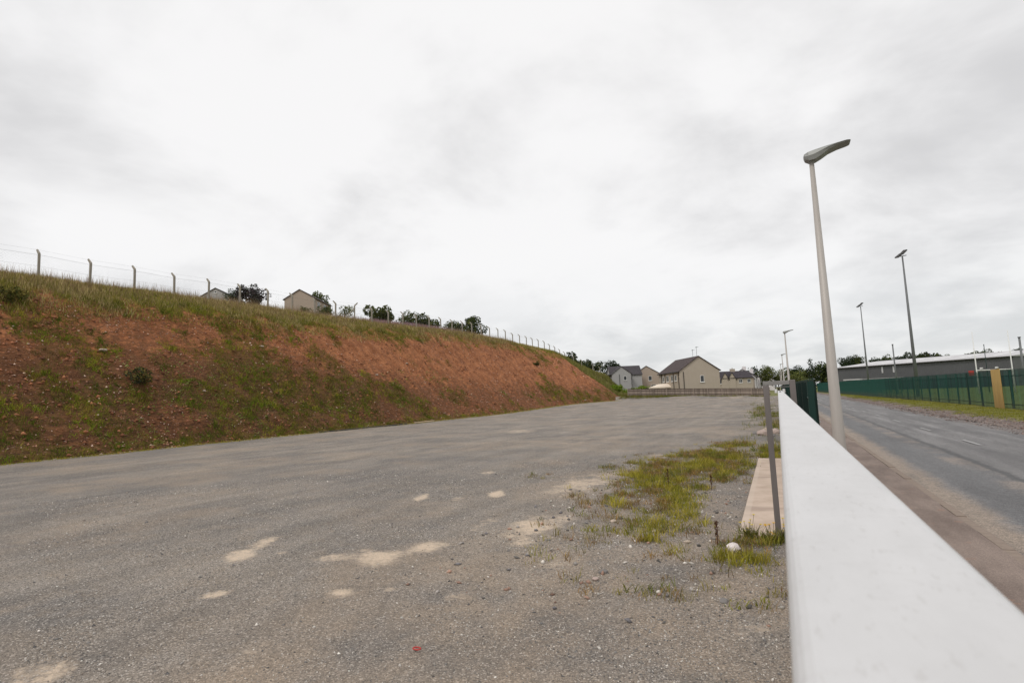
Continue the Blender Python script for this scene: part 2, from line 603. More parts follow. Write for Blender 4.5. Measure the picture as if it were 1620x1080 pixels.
M = {
    'gravel': mat('gravel', m_gravel), 'bank': mat('red_earth', m_bank), 'road': mat('asphalt', m_road), 'path': mat('footway', m_path),
    'verge': mat('verge_soil', m_verge), 'leaf': mat('leaf', m_tint), 'stone': mat('stone', m_stone), 'rail': mat('rail_steel', m_rail),
    'pole': mat('lamp_pole', m_pole), 'clad': mat('cladding', m_cladding), 'palisade': mat('palisade_paint_shaded', lambda t, b: m_palisade(t, b, .6)), 'palisade_far': mat('weathered_palisade_lit', lambda t, b: m_palisade(t, b, 1.25)),  # one green paint: near copy darkened for its shaded oblique side, far copy lighter
    'board': mat('weathered_board', m_board), 'ply': mat('raw_timber', m_ply), 'slab': mat('slab_concrete', m_slab),
    'pitch': mat('pitch_turf', m_field((0.10, 0.15, 0.025), (0.17, 0.22, 0.045))),
    'field': mat('meadow', m_field((0.10, 0.12, 0.03), (0.2, 0.18, 0.065))),
    'cream': m_render('cream_render', (0.36, 0.305, 0.245), (0.48, 0.415, 0.34)),
    'grey_wall': m_render('grey_render', (0.33, 0.325, 0.32), (0.42, 0.41, 0.405)),
    'pink_wall': m_render('pinkish_render', (0.34, 0.275, 0.225), (0.43, 0.355, 0.295)),
    'white_wall': m_render('white_render', (0.66, 0.62, 0.62), (0.78, 0.74, 0.74)),
    'slate': m_roof('grey_slate', (0.055, 0.05, 0.055), (0.085, 0.075, 0.08)),
    'brown_tile': m_roof('brown_tile', (0.062, 0.045, 0.045), (0.095, 0.068, 0.066)),
    'dark_roof': m_roof('dark_roof', (0.045, 0.038, 0.045), (0.07, 0.058, 0.066)),
    'post_con': plain('post_concrete', (0.30, 0.27, 0.225), 0.9, var=0.2, scale=6),
    'post_grey': plain('galvanised_post', (0.175, 0.155, 0.148), 0.6, 0.2, var=0.25, scale=9, streak=(1, 1, 0.2)),
    'cross_grey': plain('galvanised_bar', (0.235, 0.225, 0.215), 0.6, 0.2, var=0.2, scale=12),
    'white': plain('white_paint', (0.72, 0.71, 0.70), 0.5, var=0.06),
    'cream_fab': plain('cream_canvas', (0.74, 0.64, 0.53), 0.8, var=0.06),
    'frame': plain('window_frame', (0.74, 0.73, 0.71), 0.4, var=0.05),
    'glass': plain('window_glass', (0.05, 0.055, 0.06), 0.08, var=0.1),
    'dark': plain('dark_metal', (0.035, 0.032, 0.03), 0.5, var=0.15),
    'black': plain('black_plastic', (0.02, 0.02, 0.02), 0.5, var=0.15),
    'mast': plain('galvanised_mast', (0.16, 0.165, 0.17), 0.55, 0.2, var=0.15, scale=5),
    'head': plain('lamp_head_grey', (0.27, 0.275, 0.265), 0.45, 0.1, var=0.08, scale=12),
    'led': plain('lamp_panel', (0.17, 0.155, 0.14), 0.3, var=0.05),
    'sheet': plain('roof_sheet', (0.50, 0.49, 0.50), 0.5, var=0.1, scale=0.8),
    'skylight': plain('skylight_sheet', (0.85, 0.85, 0.84), 0.4, var=0.04),
    'hoard': plain('dark_hoarding', (0.03, 0.045, 0.06), 0.6, var=0.3, scale=0.6),
    'red': plain('red_paint', (0.42, 0.05, 0.04), 0.5, var=0.1),
    'bark': plain('bark', (0.08, 0.06, 0.045), 0.95, var=0.3, scale=8),
    'rust': plain('rusty_stem', (0.075, 0.035, 0.02), 0.9, var=0.3, scale=30),
    'timber': plain('pale_timber', (0.50, 0.38, 0.25), 0.8, var=0.15, scale=6),
    'pipe': plain('dark_pipe', (0.04, 0.037, 0.036), 0.6, var=0.3),
    'litter': plain('white_plastic', (0.70, 0.62, 0.60), 0.45, var=0.15, scale=30),
    'mark': plain('worn_marking', (0.31, 0.305, 0.30), 0.7, var=0.35, scale=14),
    'kerb': plain('kerb_concrete', (0.235, 0.185, 0.15), 0.9, var=0.4, scale=7),
    'wire': plain('fence_wire', (0.22, 0.22, 0.22), 0.5, 0.4, var=0.1),
}

# ------------------------------------------------------------------ terrain functions
YK = np.array([-30, 15, 30, 45, 60, 75, 90, 107, 120, 141, 165, 200, 400.])
LIPZ = np.array([7.9, 8.4, 9.1, 8.9, 9.1, 8.95, 8.5, 8.1, 7.0, 5.9, 4.0, 2.6, 2.6])
CRZ = np.array([10.4, 10.75, 11.1, 11.25, 11.6, 12.1, 11.9, 11.35, 9.6, 7.6, 5.8, 4.4, 4.4])
SAND = [(-6.85, 5.48, 0.05, 0.27, -0.28, 0.21, 1), (-7.15, 6.11, -0.01, 0.3, -0.27, 0.24, 1), (-6.42, 5.77, 0.09, 0.07, -0.11, 0.1, 0.7), (-5.42, 5.82, 0.29, 0.22, -0.11, 0.12, 0.7), (-4.89, 6.01, 0.24, 0.19, -0.25, 0.3, 1), (-4.59, 6.61, 0.21, 0.25, -0.18, 0.26, 0.9), (-3.5, 7.93, 0.35, 0.41, -0.32, 0.73, 0.9), (-3.41, 8.62, 0.27, 0.45, -0.17, 0.45, 0.6), (-4.03, 12.21, 0.81, 0.79, -0.42, 1.32, 0.75), (-3.95, 13.5, 0.75, 0.77, -0.25, 0.88, 0.6), (-6.89, 9.86, 0.0, 0.28, -0.23, 0.33, 0.9), (-5.51, 10.67, 0.1, 0.27, -0.26, 0.52, 1), (-6.03, 9.9, 0.13, 0.13, -0.11, 0.19, 0.6), (-4.49, 8.15, 0.08, 0.37, -0.14, 0.25, 0.55), (-4.39, 4.76, 0.14, 0.1, -0.12, 0.13, 0.9), (-3.94, 5.01, 0.09, 0.07, -0.06, 0.09, 0.7), (-5.72, 4.26, 0.1, 0.16, -0.16, 0.11, 0.8), (-3.17, 5.09, 0.12, 0.08, -0.06, 0.1, 0.7), (-2.5, 6.46, 0.22, 0.16, -0.13, 0.35, 0.45), (-0.35, 5.13, 0.26, 0.16, -0.01, 0.24, 0.55), (-5.42, 2.51, 0.17, 0.22, -0.31, 0.14, 0.7), (-4.12, 3.42, 0.14, 0.22, -0.13, 0.1, 0.35), (-1.64, 3.87, 0.18, 0.11, -0.05, 0.14, 0.5), (-7.28, 13.47, 0.17, 0.19, -0.25, 0.47, 0.7), (-14.04, 30.1, 1.08, 0.7, -0.82, 1.77, 0.6), (-13.15, 9.57, 0.41, 0.23, -0.31, 0.23, 0.3), (-3.01, 18.0, 1.06, 0.59, -0.18, 1.11, 0.5), (-9.82, 4.19, 0.17, 0.15, -0.21, 0.09, 0.35), (-8.02, 22.49, 2.26, 0.7, -0.32, 0.93, 0.35)]
WEED = [(-1.0, 6.4, 1.0, .25, -.1, 1.0, .22), (-2.3, 8.2, 1.0, .4, -.3, 1.3, .25), (-2.3, 14.51, 1.56, 0.85, -0.55, 3.67, 0.9), (-2.14, 11.73, 1.01, 0.91, -0.37, 2.2, 0.8), (-1.87, 17.73, 1.29, 0.08, -0.17, 1.81, 1), (-0.42, 18.83, 0.43, 0.02, -0.03, 1.56, 1), (-1.83, 9.35, 0.62, 0.51, -0.19, 1.05, 0.55), (-0.5, 7.9, 0.40, 0.10, -0.02, 0.26, .9), (-0.55, 7.1, 0.45, 0.15, -0.02, 0.45, 0.5), (-1.71, 7.75, 0.27, 0.14, -0.05, 0.27, 0.7), (-2.93, 9.89, 0.47, 0.41, -0.35, 1.24, 0.35), (-1.23, 9.27, 0.22, 0.05, -0.07, 0.57, 0.6), (-5.7, 13.24, 0.41, 0.06, -0.23, 0.54, 0.6), (-1.77, 21.05, 0.82, -0.01, -0.09, 1.22, 0.6), (-2.72, 8.43, 0.37, 0.1, -0.18, 0.61, 0.25), (-0.87, 6.72, 0.52, 0.16, -0.05, 0.5, 0.3), (-0.35, 40.3, 0.67, -0.3, -0.06, 13.1, 1), (-1.36, 51.32, 0.96, -0.67, -0.37, 15.9, 0.8), (-3.55, 71.54, 2.09, -2.28, -0.59, 12.47, 0.5), (-12.38, 79.8, 5.55, -4.05, -0.73, 6.85, 0.35), (-20.79, 84.88, 4.6, -3.54, -2.03, 8.56, 0.4)]


def blobs(L, x, y, soft=0.55):
    r = np.zeros(np.shape(x))
    w1 = 1.1 * (fbm(x, y, .55, 3, 203) - .5)
    for cx, cy, ax, ay, bx, by, s in L:
        D = ax * by - ay * bx
        if abs(D) < 1e-9: continue
        px, py = x - cx, y - cy
        u = (px * by - py * bx) / D
        v = (ax * py - ay * px) / D
        q = np.sqrt(u * u + v * v) + w1
        r = np.maximum(r, s * ss(1.5, soft * .4, q))
    return r


def toe_x(y):
    y = np.asarray(y, float)
    return -30.6 + 1.1 * (fbm(y, y * 0, 14, 3, 3) - 0.5) + ss(80, 104, y) * 4.9 - ss(105, 136, y) * 9.5


def bank_d(x, y):
    # distance up the cut measured from its foot, scaled so that the crest always lies at 12.4
    t = toe_x(y)
    return (t - x) / (t + 43.0) * 12.4


def lip_d(y):
    return 9.0 + 1.3 * ss(42, 68, y)


def lot_z(x, y):
    z = ss(55, 101, y) * (0.20 + 0.45 * np.clip(-x / 28, 0, 1)) + 0.05 * (fbm(x, y, 3.5, 3, 21) - 0.5) * ss(1.2, -0.5, x)
    base = 0.42 + 0.9 * np.clip(-(x + 2) / 23, 0, 1)
    berm = ss(100.8, 104.3, y + 1.2 * (fbm(x, y, 5, 3, 8) - 0.5))
    z = z * (1 - berm) + (base - 0.02) * berm
    z = z + 0.35 * np.exp(-((x + 14) / 5.5) ** 2 - ((y - 102) / 1.3) ** 2) + 0.3 * np.exp(-((x + 5.5) / 2.2) ** 2 - ((y - 101.5) / 1.5) ** 2)
    return z


def back_z(x, y):
    return 0.42 + 0.9 * np.clip(-(x + 2) / 23, 0, 1.6) - 0.4 * ss(-2, 1.5, x)


def hill_z(x, y):
    x = np.asarray(x, float)
    y = np.asarray(y, float)
    d = bank_d(x, y)
    lip = np.interp(y, YK, LIPZ)
    cr = np.interp(y, YK, CRZ)
    sl = np.interp(y, [0, 105, 150, 220], [0.19, 0.185, 0.1, 0.05])
    rise = np.clip(-43 - x, 0, 300)
    z = np.where(d < 0, -0.5 + np.clip(d, -3, 0) * 0.3 + 0.4,
        np.where(d < 0.8, -0.1 + d * 0.7,
        np.where(d < 8.4, 0.46 + (d - 0.8) / 7.6 * (lip - 0.46),
        np.where(d < 12.4, lip + (cr - lip) * np.sin(np.clip((d - 8.4) / 4, 0, 1) * np.pi / 2),
                 cr + rise * sl * (1 - np.clip(rise / 260, 0, .5))))))
    face = ss(0.2, 1.5, d) * ss(9.5, 7.5, d)
    z = z + face * (1.0 * (fbm(x + .6 * y, y - .6 * x, 6, 4, 31) - 0.5) + 0.5 * (fbm(x - .5 * y, y + .5 * x, 1.5, 4, 41, .65) - 0.5) + 0.24 * (fbm(x * 1.7, y, .75, 3, 47, .6) - 0.5))
    z = z + ss(7.5, 9, d) * 0.35 * (fbm(x, y, 2.6, 3, 51) - 0.5)
    z = z + 0.22 * ss(7.6, 8.6, d) * ss(10.5, 8.8, d) * (fbm(x, y, 1.6, 3, 61) - 0.3)
    far = ss(104.5, 106.5, y)
    return np.maximum(z, z * (1 - far) + far * back_z(x, y))


def veg_mask(x, y):
    d = bank_d(x, y)
    n = fbm(x, y, 4.2, 4, 71)
    n2 = fbm(x, y * 1.4, 1.6, 3, 77)
    left = ss(75, 25, y)
    low = ss(5.0, 1.0, d)
    v = 0.25 + 1.2 * (n - .5) + 1.1 * (n2 - .5) + left * (0.08 + 0.12 * low) + 0.08 * low
    v = v + 0.6 * ss(.9, 0.0, d + 1.8 * (n - 0.5)) + 0.75 * ss(-.5, .5, d - lip_d(y) + 3.6 * (n2 - 0.5))
    v = v - 0.22 * ss(36, 52, y) * ss(2.0, 4.5, d) * ss(8.6, 7.8, d)
    for cy, cd, ry, rd, s in ((33, 2.6, 6, 0.7, 0.6), (21, 3.0, 4, 0.6, 0.65), (30.5, 5.2, 2.2, .8, 0.5), (86, 3.0, 7, 1.7, 0.6), (58, 2.2, 4, .8, .4), (95, 2.0, 6, 1.2, .3), (17, 6.6, 1.4, 1.0, .4)):
        v = v + s * np.exp(-((y - cy) / ry) ** 2 - ((d - cd) / rd) ** 2)
    v = v + 0.5 * ss(106, 109, y)
    return np.clip(v, 0, 1)


def grid(name, xs, ys, zf, m, attrs=None, flip=False):
    X, Y = np.meshgrid(xs, ys)
    Z = zf(X, Y) if callable(zf) else np.full(X.shape, zf)
    V = np.stack([X.ravel(), Y.ravel(), Z.ravel()], 1)
    nx, ny = len(xs), len(ys)
    i = (np.arange(ny - 1)[:, None] * nx + np.arange(nx - 1)[None, :]).ravel()
    F = np.stack([i, i + 1, i + nx + 1, i + nx], 1)
    fa = {k: f(X.ravel(), Y.ravel()) for k, f in (attrs or {}).items()}
    o = np_obj(name, V, F, m, smooth=True, fattr=fa)
    o['kind'] = 'structure'
    return o


def seg(*pieces):
    out = []
    for a, b, st in pieces:
        n = max(1, int(round((b - a) / st)))
        out.append(np.linspace(a, b, n, endpoint=False))
    out.append(np.array([pieces[-1][1]]))
    return np.concatenate(out)


# ------------------------------------------------------------------ the ground
grid('farmland', seg((-4000, -400, 900), (-400, 400, 200), (400, 4000, 900)), seg((-4000, -300, 900), (-300, 500, 200), (500, 4500, 900)), -0.7, M['field'])


def dark_attr(x, y):
    v = np.exp(-((x + 14) / 6.5) ** 2 - ((y - 102) / 1.8) ** 2)
    v = np.maximum(v, 0.3 * ss(0.5, 0.75, fbm(x, y, 9, 3, 91)))
    return np.clip(v + 0.9 * np.exp(-((x + 0.95) / 0.42) ** 4 - ((y - 11) / 2.0) ** 4), 0, 1)


grid('gravel_yard', seg((-36, -16, 0.5), (-16, -9, 0.2), (-9, 0.0, 0.075), (0.0, 0.55, 0.11)), seg((-8, 2, 0.5), (2, 15, 0.085), (15, 32, 0.2), (32, 98, 0.6), (98, 105.4, 0.2)), lot_z, M['gravel'],
     {'sand': lambda x, y: blobs(SAND, x, y), 'weed': lambda x, y: blobs(WEED, x, y), 'dark': dark_attr,
      'tan': lambda x, y: np.clip(ss(-6.5, -2.0, x - .25 * (y - 5)) * ss(16, 9, y) + .6 * ss(.5, .7, fbm(x, y, 2.2, 3, 301)), 0, 1)})
grid('embankment', seg((-230, -80, 5), (-80, -44, 1.0), (-44, -25.5, 0.16)), seg((-20, 12, 1.0), (12, 70, 0.16), (70, 112, 0.22), (112, 170, 0.8), (170, 330, 5)), hill_z, M['bank'],
     {'veg': veg_mask, 'damp': lambda x, y: np.clip(0.55 * ss(60, 22, y) + 0.62 * ss(6.8, 2.2, bank_d(x, y)) - 0.1 * ss(5, 7, bank_d(x, y)), 0, 1),
      'lip': lambda x, y: np.clip(ss(.1, 1.0, bank_d(x, y) - lip_d(y) + (2.8 - 1.7 * ss(45, 65, y)) * (fbm(x, y * 1.4, 1.6, 3, 77) - .5)) + ss(106, 109, y), 0, 1)})
grid('back_gardens', seg((-25.5, 0.6, 0.9)), seg((105.4, 330, 3)), lambda x, y: np.maximum(hill_z(x, y) * ss(-22, -25.5, x), back_z(x, y)), M['field'])
grid('footpath', seg((0.55, 2.2, 0.15)), seg((-10, 40, 0.4), (40, 330, 5)), lambda x, y: 0.012 + 0.012 * (fbm(x, y, 1.2, 3, 5) - .5), M['path'])
grid('road', seg((2.32, 8.3, 0.2)), seg((-10, 60, 0.4), (60, 330, 5)), lambda x, y: -0.045 + 0.05 * (1 - ((x - 5.3) / 3.0) ** 2) + 0.02 * (fbm(x, y, 1.5, 3, 6) - .5), M['road'])
grid('verge', seg((8.2, 12.8, 0.15)), seg((-10, 10, .5), (10, 80, 0.2), (80, 330, 3)), lambda x, y: -0.03 + 0.10 * ss(8.3, 9.4, x) + 0.12 * (fbm(x, y, 1.1, 3, 7) - .5), M['verge'])
grid('playing_field', seg((12.8, 140, 4)), seg((-20, 330, 6)), 0.03, M['pitch'])

# kerb stones along the footpath: each a piece of the kerb
kerb = tag(bpy.data.objects.new('kerb', None), kind='structure')
link(kerb)
km = MB().box(-0.06, 0.06, 0.001, 0.914, -0.14, 0.02).mesh('kerb_stone', M['kerb'])
for i in range(70):
    k = inst('kerb_stone', km, kerb, (2.26 + random.uniform(-.006, .006), 2.0 + i * 0.915, random.uniform(-.012, .004)))
    k['kind'] = 'structure'
dash = MB().add([(-0.05, 0, 0), (0.05, 0, 0), (0.05, 1.8, 0), (-0.05, 1.8, 0)], [(0, 1, 2, 3)]).mesh('centre_dash', M['mark'])
mk = tag(bpy.data.objects.new('road_marking', None), kind='structure')
link(mk)
for i in range(9):
    k = inst('centre_dash', dash, mk, (5.3, 15.0 + 6.0 * i, 0.022))
    k['kind'] = 'structure'

# ------------------------------------------------------------------ stones and grass
OCT_V = np.array([(1, 0, 0), (0, 1, 0), (-1, 0, 0), (0, -1, 0), (0, 0, 1), (0, 0, -1)], float)
OCT_F = np.array([(0, 1, 4), (1, 2, 4), (2, 3, 4), (3, 0, 4), (1, 0, 5), (2, 1, 5), (3, 2, 5), (0, 3, 5)])


def stones(name, P, R, col, m='stone', flat=0.65, label=None):
    n = len(P)
    V = np.repeat(OCT_V[None], n, 0) * (0.7 + 0.6 * rng.random((n, 6, 1)))
    V = V * np.stack([R * (0.8 + .6 * rng.random(n)), R * (0.6 + .5 * rng.random(n)), R * flat * (0.7 + .6 * rng.random(n))], 1)[:, None, :]
    V[:, :, 2] += V[:, :, 0] * rng.normal(0, .3, (n, 1))
    a = rng.random(n) * 6.283
    ca, sa = np.cos(a)[:, None], np.sin(a)[:, None]
    x = V[:, :, 0] * ca - V[:, :, 1] * sa
    y = V[:, :, 0] * sa + V[:, :, 1] * ca
    V = np.stack([x, y, V[:, :, 2]], 2) + P[:, None, :]
    F = (OCT_F[None] + 6 * np.arange(n)[:, None, None]).reshape(-1, 3)
    o = np_obj(name, V.reshape(-1, 3), F, M[m], cattr=np.repeat(col, 6, 0))
    o['kind'] = 'stuff'
    if label: o['label'] = label
    return o


def blades(name, P, H, W, col, lean=0.5, label=None, tip=None, seg2=False, parent=None, stuff=True):
    n = len(P)
    a = rng.random(n) * 6.283
    dx, dy = np.cos(a), np.sin(a)
    b = rng.random(n) * 6.283
    L = lean * (0.3 + rng.random(n)) * H
    lx, ly = np.cos(b) * L, np.sin(b) * L
    zero = np.zeros(n)
    side = np.stack([dx * W, dy * W, zero], 1) * 0.5
    mid = P + np.stack([lx * .35, ly * .35, H * .6], 1)
    top = P + np.stack([lx, ly, H], 1)
    if seg2:
        V = np.stack([P - side, P + side, mid + side * .8, mid - side * .8, top], 1)
        F4 = np.array([(0, 1, 2), (0, 2, 3), (3, 2, 4)])
        k = 5
    else:
        V = np.stack([P - side, P + side, top], 1)
        F4 = np.array([(0, 1, 2)])
        k = 3
    F = (F4[None] + k * np.arange(n)[:, None, None]).reshape(-1, 3)
    cc = np.repeat(col[:, None, :], k, 1)
    if tip is not None:
        cc[:, -1, :] = tip
    o = np_obj(name, V.reshape(-1, 3), F, M['leaf'], parent, cattr=cc.reshape(-1, 3))
    if stuff: o['kind'] = 'stuff'
    if label: o['label'] = label
    return o


def pal(n, cols, var=0.25):
    cols = np.array(cols)
    c = cols[rng.integers(0, len(cols), n)]
    return np.clip(c * (1 + var * rng.normal(0, 1, (n, 1))), 0.004, 0.9)


def scatter(n, x0, x1, y0, y1):
    return rng.uniform(x0, x1, n), rng.uniform(y0, y1, n)


# loose stones over the near yard (thicker near the weeds and the gate)
n = 150000
r = 2.6 + 15 * rng.random(n) ** 1.7
th = rng.uniform(math.radians(-66), math.radians(4), n)
x, y = r * np.sin(th), r * np.cos(th)
sd_, wd_ = blobs(SAND, x, y), blobs(WEED, x, y)
cl = fbm(x, y, 0.9, 3, 15)
edge = ss(-3.5, -0.5, x) * ss(3, 6, y)
keep = (x < -0.02) & (rng.random(n) < (0.22 + 0.75 * ss(.45, .7, cl) + 0.5 * edge) * (1 - 0.93 * ss(.15, .6, sd_))) & ~((x > -.68) & (y > 8.2) & (y < 17.2))
x, y, r = x[keep], y[keep], r[keep]
rad = 0.0042 + 0.0055 * rng.random(len(x)) ** 3 + 0.012 * (rng.random(len(x)) < 0.03) * rng.random(len(x))
rad *= (0.8 + 0.05 * r)
P = np.stack([x, y, lot_z(x, y) + rad * 0.15], 1)
stones('loose_gravel', P, rad, pal(len(x), [(.30, .275, .25), (.2, .19, .18), (.40, .365, .33), (.13, .125, .122), (.27, .225, .185), (.58, .54, .49)], .22), label='loose grey gravel stones over the yard')
n = 2800
x, y = scatter(n, -4.2, -0.08, 5.0, 13)
keep = (rng.random(n) < 0.25 + 0.75 * blobs(WEED, x, y)) & ~((x > -.68) & (y > 8.2))
x, y = x[keep], y[keep]
rad = 0.009 + 0.03 * rng.random(len(x)) ** 3.5
stones('rubble_stones', np.stack([x, y, lot_z(x, y) + rad * .3], 1), rad, pal(len(x), [(.33, .3, .275), (.18, .17, .175), (.5, .46, .41), (.32, .2, .15), (.13, .12, .11)], .25), label='larger rubble stones among the weeds')

# stones on the bank
n = 42000
x, y = scatter(n, -40, -25, 12, 106)
d = bank_d(x, y)
keep = (d > 0.1) & (d < lip_d(y) - .3) & (rng.random(n) < 0.3 + .7 * ss(.4, .6, fbm(x, y, 3, 3, 99)))
x, y = x[keep], y[keep]
rad = 0.02 + 0.055 * rng.random(len(x)) ** 3 + .06 * (rng.random(len(x)) < .03) * rng.random(len(x))
stones('bank_stones', np.stack([x, y, hill_z(x, y) + rad * .3], 1), rad, pal(len(x), [(.42, .22, .145), (.30, .13, .08), (.15, .07, .045), (.22, .10, .065), (.62, .45, .35), (.34, .18, .12)], .25), label='reddish stones strewn down the earth bank')
# crumbled clods of the same red earth
n = 15000
x, y = scatter(n, -41, -25, 12, 106)
d = bank_d(x, y)
keep = (d > 0.1) & (d < lip_d(y)) & (rng.random(n) < .15 + .85 * ss(.42, .62, fbm(x, y, 2.2, 4, 98)))
x, y = x[keep], y[keep]
rad = 0.04 + 0.13 * rng.random(len(x)) ** 2.5
stones('earth_clods', np.stack([x, y, hill_z(x, y) + rad * .05], 1), rad, pal(len(x), [(.28, .11, .052), (.2, .08, .038), (.13, .052, .026), (.34, .14, .07)], .2), flat=.6, label='crumbled clods of red earth on the bank face')
n = 700
y = rng.uniform(13, 75, n)
x = toe_x(y) + rng.normal(0.15, .22, n)
rad = 0.02 + .05 * rng.random(n) ** 2
stones('toe_stones', np.stack([x, y, np.maximum(lot_z(x, y), hill_z(x, y)) + .02], 1), rad, pal(n, [(.42, .33, .25), (.3, .22, .17), (.2, .15, .12)], .2), label='pale stones along the foot of the bank')

GREEN = [(.135, .16, .020), (.18, .20, .032), (.10, .125, .017)]
OLIVE = [(.165, .14, .035), (.23, .185, .052), (.13, .11, .03)]
STRAW = [(.46, .36, .16), (.58, .47, .23), (.38, .30, .12), (.30, .24, .08)]


def tufts(x, y, zf, per, hs, w, cols, spread=0.08, lean=.6, seg2=False, var=.22, name='grass', label=None, rep_h=None):
    n = len(x)
    X = np.repeat(x, per) + rng.normal(0, spread, n * per)
    Y = np.repeat(y, per) + rng.normal(0, spread, n * per)
    Hh = np.repeat(rng.uniform(hs[0], hs[1], n) if rep_h is None else rep_h, per) * rng.uniform(.55, 1.15, n * per)
    col = np.repeat(pal(n, cols, .15), per, 0) * (1 + var * rng.normal(0, 1, (n * per, 1)))
    return blades(name, np.stack([X, Y, zf(X, Y) - 0.015], 1), Hh, w * rng.uniform(.6, 1.3, n * per), np.clip(col, .004, .9), lean, label, seg2=seg2)


# greenery on the cut face
n = 46000
x, y = scatter(n, -40, -25, 12, 106)
vm = veg_mask(x, y)
d = bank_d(x, y)
keep = (rng.random(n) < ss(.36, .72, vm + .55 * (fbm(x, y, .75, 3, 17) - .5))) & (d > -.25) & (d < lip_d(y) + .6)
x, y, vm = x[keep], y[keep], vm[keep]
hh = 0.05 + .22 * vm * rng.random(len(x)) ** 1.5
g = rng.random(len(x)) < 0.55 * ss(.35, .65, fbm(x, y, 2.5, 3, 19)) + .15
tufts(x[g], y[g], hill_z, 7, None, .028, [(.17, .20, .016), (.22, .24, .03), (.12, .15, .014), (.25, .22, .035)], .1, .8, name='bank_grass', label='green grass patches on the earth bank', rep_h=hh[g] * 1.15)
tufts(x[~g], y[~g], hill_z, 7, None, .028, [(.19, .155, .03), (.27, .21, .05), (.14, .115, .025), (.28, .2, .075), (.16, .09, .03)], .12, .9, name='bank_weeds', label='dull olive weeds on the earth bank', rep_h=hh[~g])
n = 3600
y = rng.uniform(12, 100, n)
x = toe_x(y) + rng.normal(0.1, .25, n)
tufts(x, y, lambda a, b: np.maximum(hill_z(a, b), lot_z(a, b)), 7, (.04, .14), .02, [(.30, .26, .03), (.38, .29, .05), (.22, .23, .025)], .1, .8, name='toe_grass', label='yellowish grass fringe at the foot of the bank')
# rooted tussocks: each a dense mound of one colour
n = 7000
x, y = scatter(n, -41, -25, 12, 104)
d = bank_d(x, y)
keep = (d > .2) & (d < lip_d(y) + .8) & (rng.random(n) < ss(.30, .62, veg_mask(x, y) + .35 * (fbm(x, y, 1.1, 3, 23) - .5)) * (.35 + .65 * ss(75, 35, y)))
x, y = x[keep], y[keep]
n = len(x)
pp = 11
cols_ = np.array([(.13, .19, .010), (.20, .25, .016), (.08, .12, .010), (.30, .27, .03), (.22, .17, .03), (.15, .11, .03), (.11, .15, .015)])
cc = np.repeat(cols_[rng.integers(0, 7, n)] * (1 + .2 * rng.normal(0, 1, (n, 1))), pp, 0)
sx_ = np.repeat(rng.uniform(.10, .22, n), pp)
sy_ = np.repeat(rng.uniform(.15, .5, n), pp)
X, Y = np.repeat(x, pp) + rng.normal(0, 1, n * pp) * sx_, np.repeat(y, pp) + rng.normal(0, 1, n * pp) * sy_
hh_ = np.repeat(rng.uniform(.08, .30, n), pp)
k8 = 8
X8, Y8 = np.repeat(X, k8) + rng.normal(0, .05, n * pp * k8), np.repeat(Y, k8) + rng.normal(0, .05, n * pp * k8)
blades('tussock_grass', np.stack([X8, Y8, hill_z(X8, Y8) - .02], 1), np.repeat(hh_, k8) * rng.uniform(.5, 1.2, n * pp * k8), .024 * rng.uniform(.6, 1.3, n * pp * k8),
       np.clip(np.repeat(cc, k8, 0) * (1 + .25 * rng.normal(0, 1, (n * pp * k8, 1))), .004, .9), .8, 'grass tussocks rooted on the earth bank')
# pale broad-leaved seedlings low on the bank
n = 900
y = rng.uniform(14, 60, n)
x = toe_x(y) - rng.uniform(.5, 5.2, n)
keep = rng.random(n) < ss(.48, .62, fbm(x, y, 3, 3, 123))
x, y = x[keep], y[keep]
tufts(x, y, hill_z, 6, (.06, .14), .10, [(.26, .32, .08), (.32, .35, .12)], .09, 2.2, name='seedlings', label='pale green broad leaved seedlings low on the bank')

# long grass on top
n = 92000
y = 13 + 150 * rng.random(n) ** 1.35
d = lip_d(y) - 1.0 + 15 * rng.random(n) ** 1.2
x = toe_x(y) - d * (toe_x(y) + 43) / 12.4
keep = rng.random(n) < .35 + .65 * ss(-.1, 1.0, d - lip_d(y) + (2.8 - 1.7 * ss(45, 65, y)) * (fbm(x, y * 1.4, 1.6, 3, 77) - .5))
x, y, d = x[keep], y[keep], d[keep]
f = fbm(x, y, 4, 3, 33)
g = rng.random(len(x)) < np.clip(ss(.62, .38, f) * .5 + .35 * ss(2.2, 0., d - lip_d(y)), 0, .85)
tufts(x[g], y[g], hill_z, 6, (.14, .38), .035, [(.25, .25, .035), (.33, .30, .05), (.2, .2, .03), (.32, .26, .07), (.16, .17, .022)], .13, .6, name='bank_top_grass', label='rough green grass along the lip of the bank')
tufts(x[~g], y[~g], hill_z, 6, (.2, .5), .03, STRAW + OLIVE[:1] + [(.31, .21, .12)], .14, .4, name='dry_grass', label='dry straw coloured grass on top of the bank')
n = 9000
y = 14 + 75 * rng.random(n)
x = -43 - rng.uniform(-2.5, 5, n)
blades('seed_heads', np.stack([x, y, hill_z(x, y)], 1), rng.uniform(.5, 1.0, n), np.full(n, .03), pal(n, [(.32, .21, .12), (.2, .13, .085), (.26, .2, .1)]), .25, 'tall seeding stalks along the bank crest')
n = 2600
y = rng.uniform(56, 80, n)
x = -43 - rng.uniform(3, 7, n)
blades('purple_flowers', np.stack([x, y, hill_z(x, y)], 1), rng.uniform(.5, .95, n), rng.uniform(.05, .09, n), pal(n, [(.16, .14, .05), (.34, .2, .27)]), .15, 'purple willowherb flowers behind the concrete post fence', tip=np.array((.40, .24, .33)))
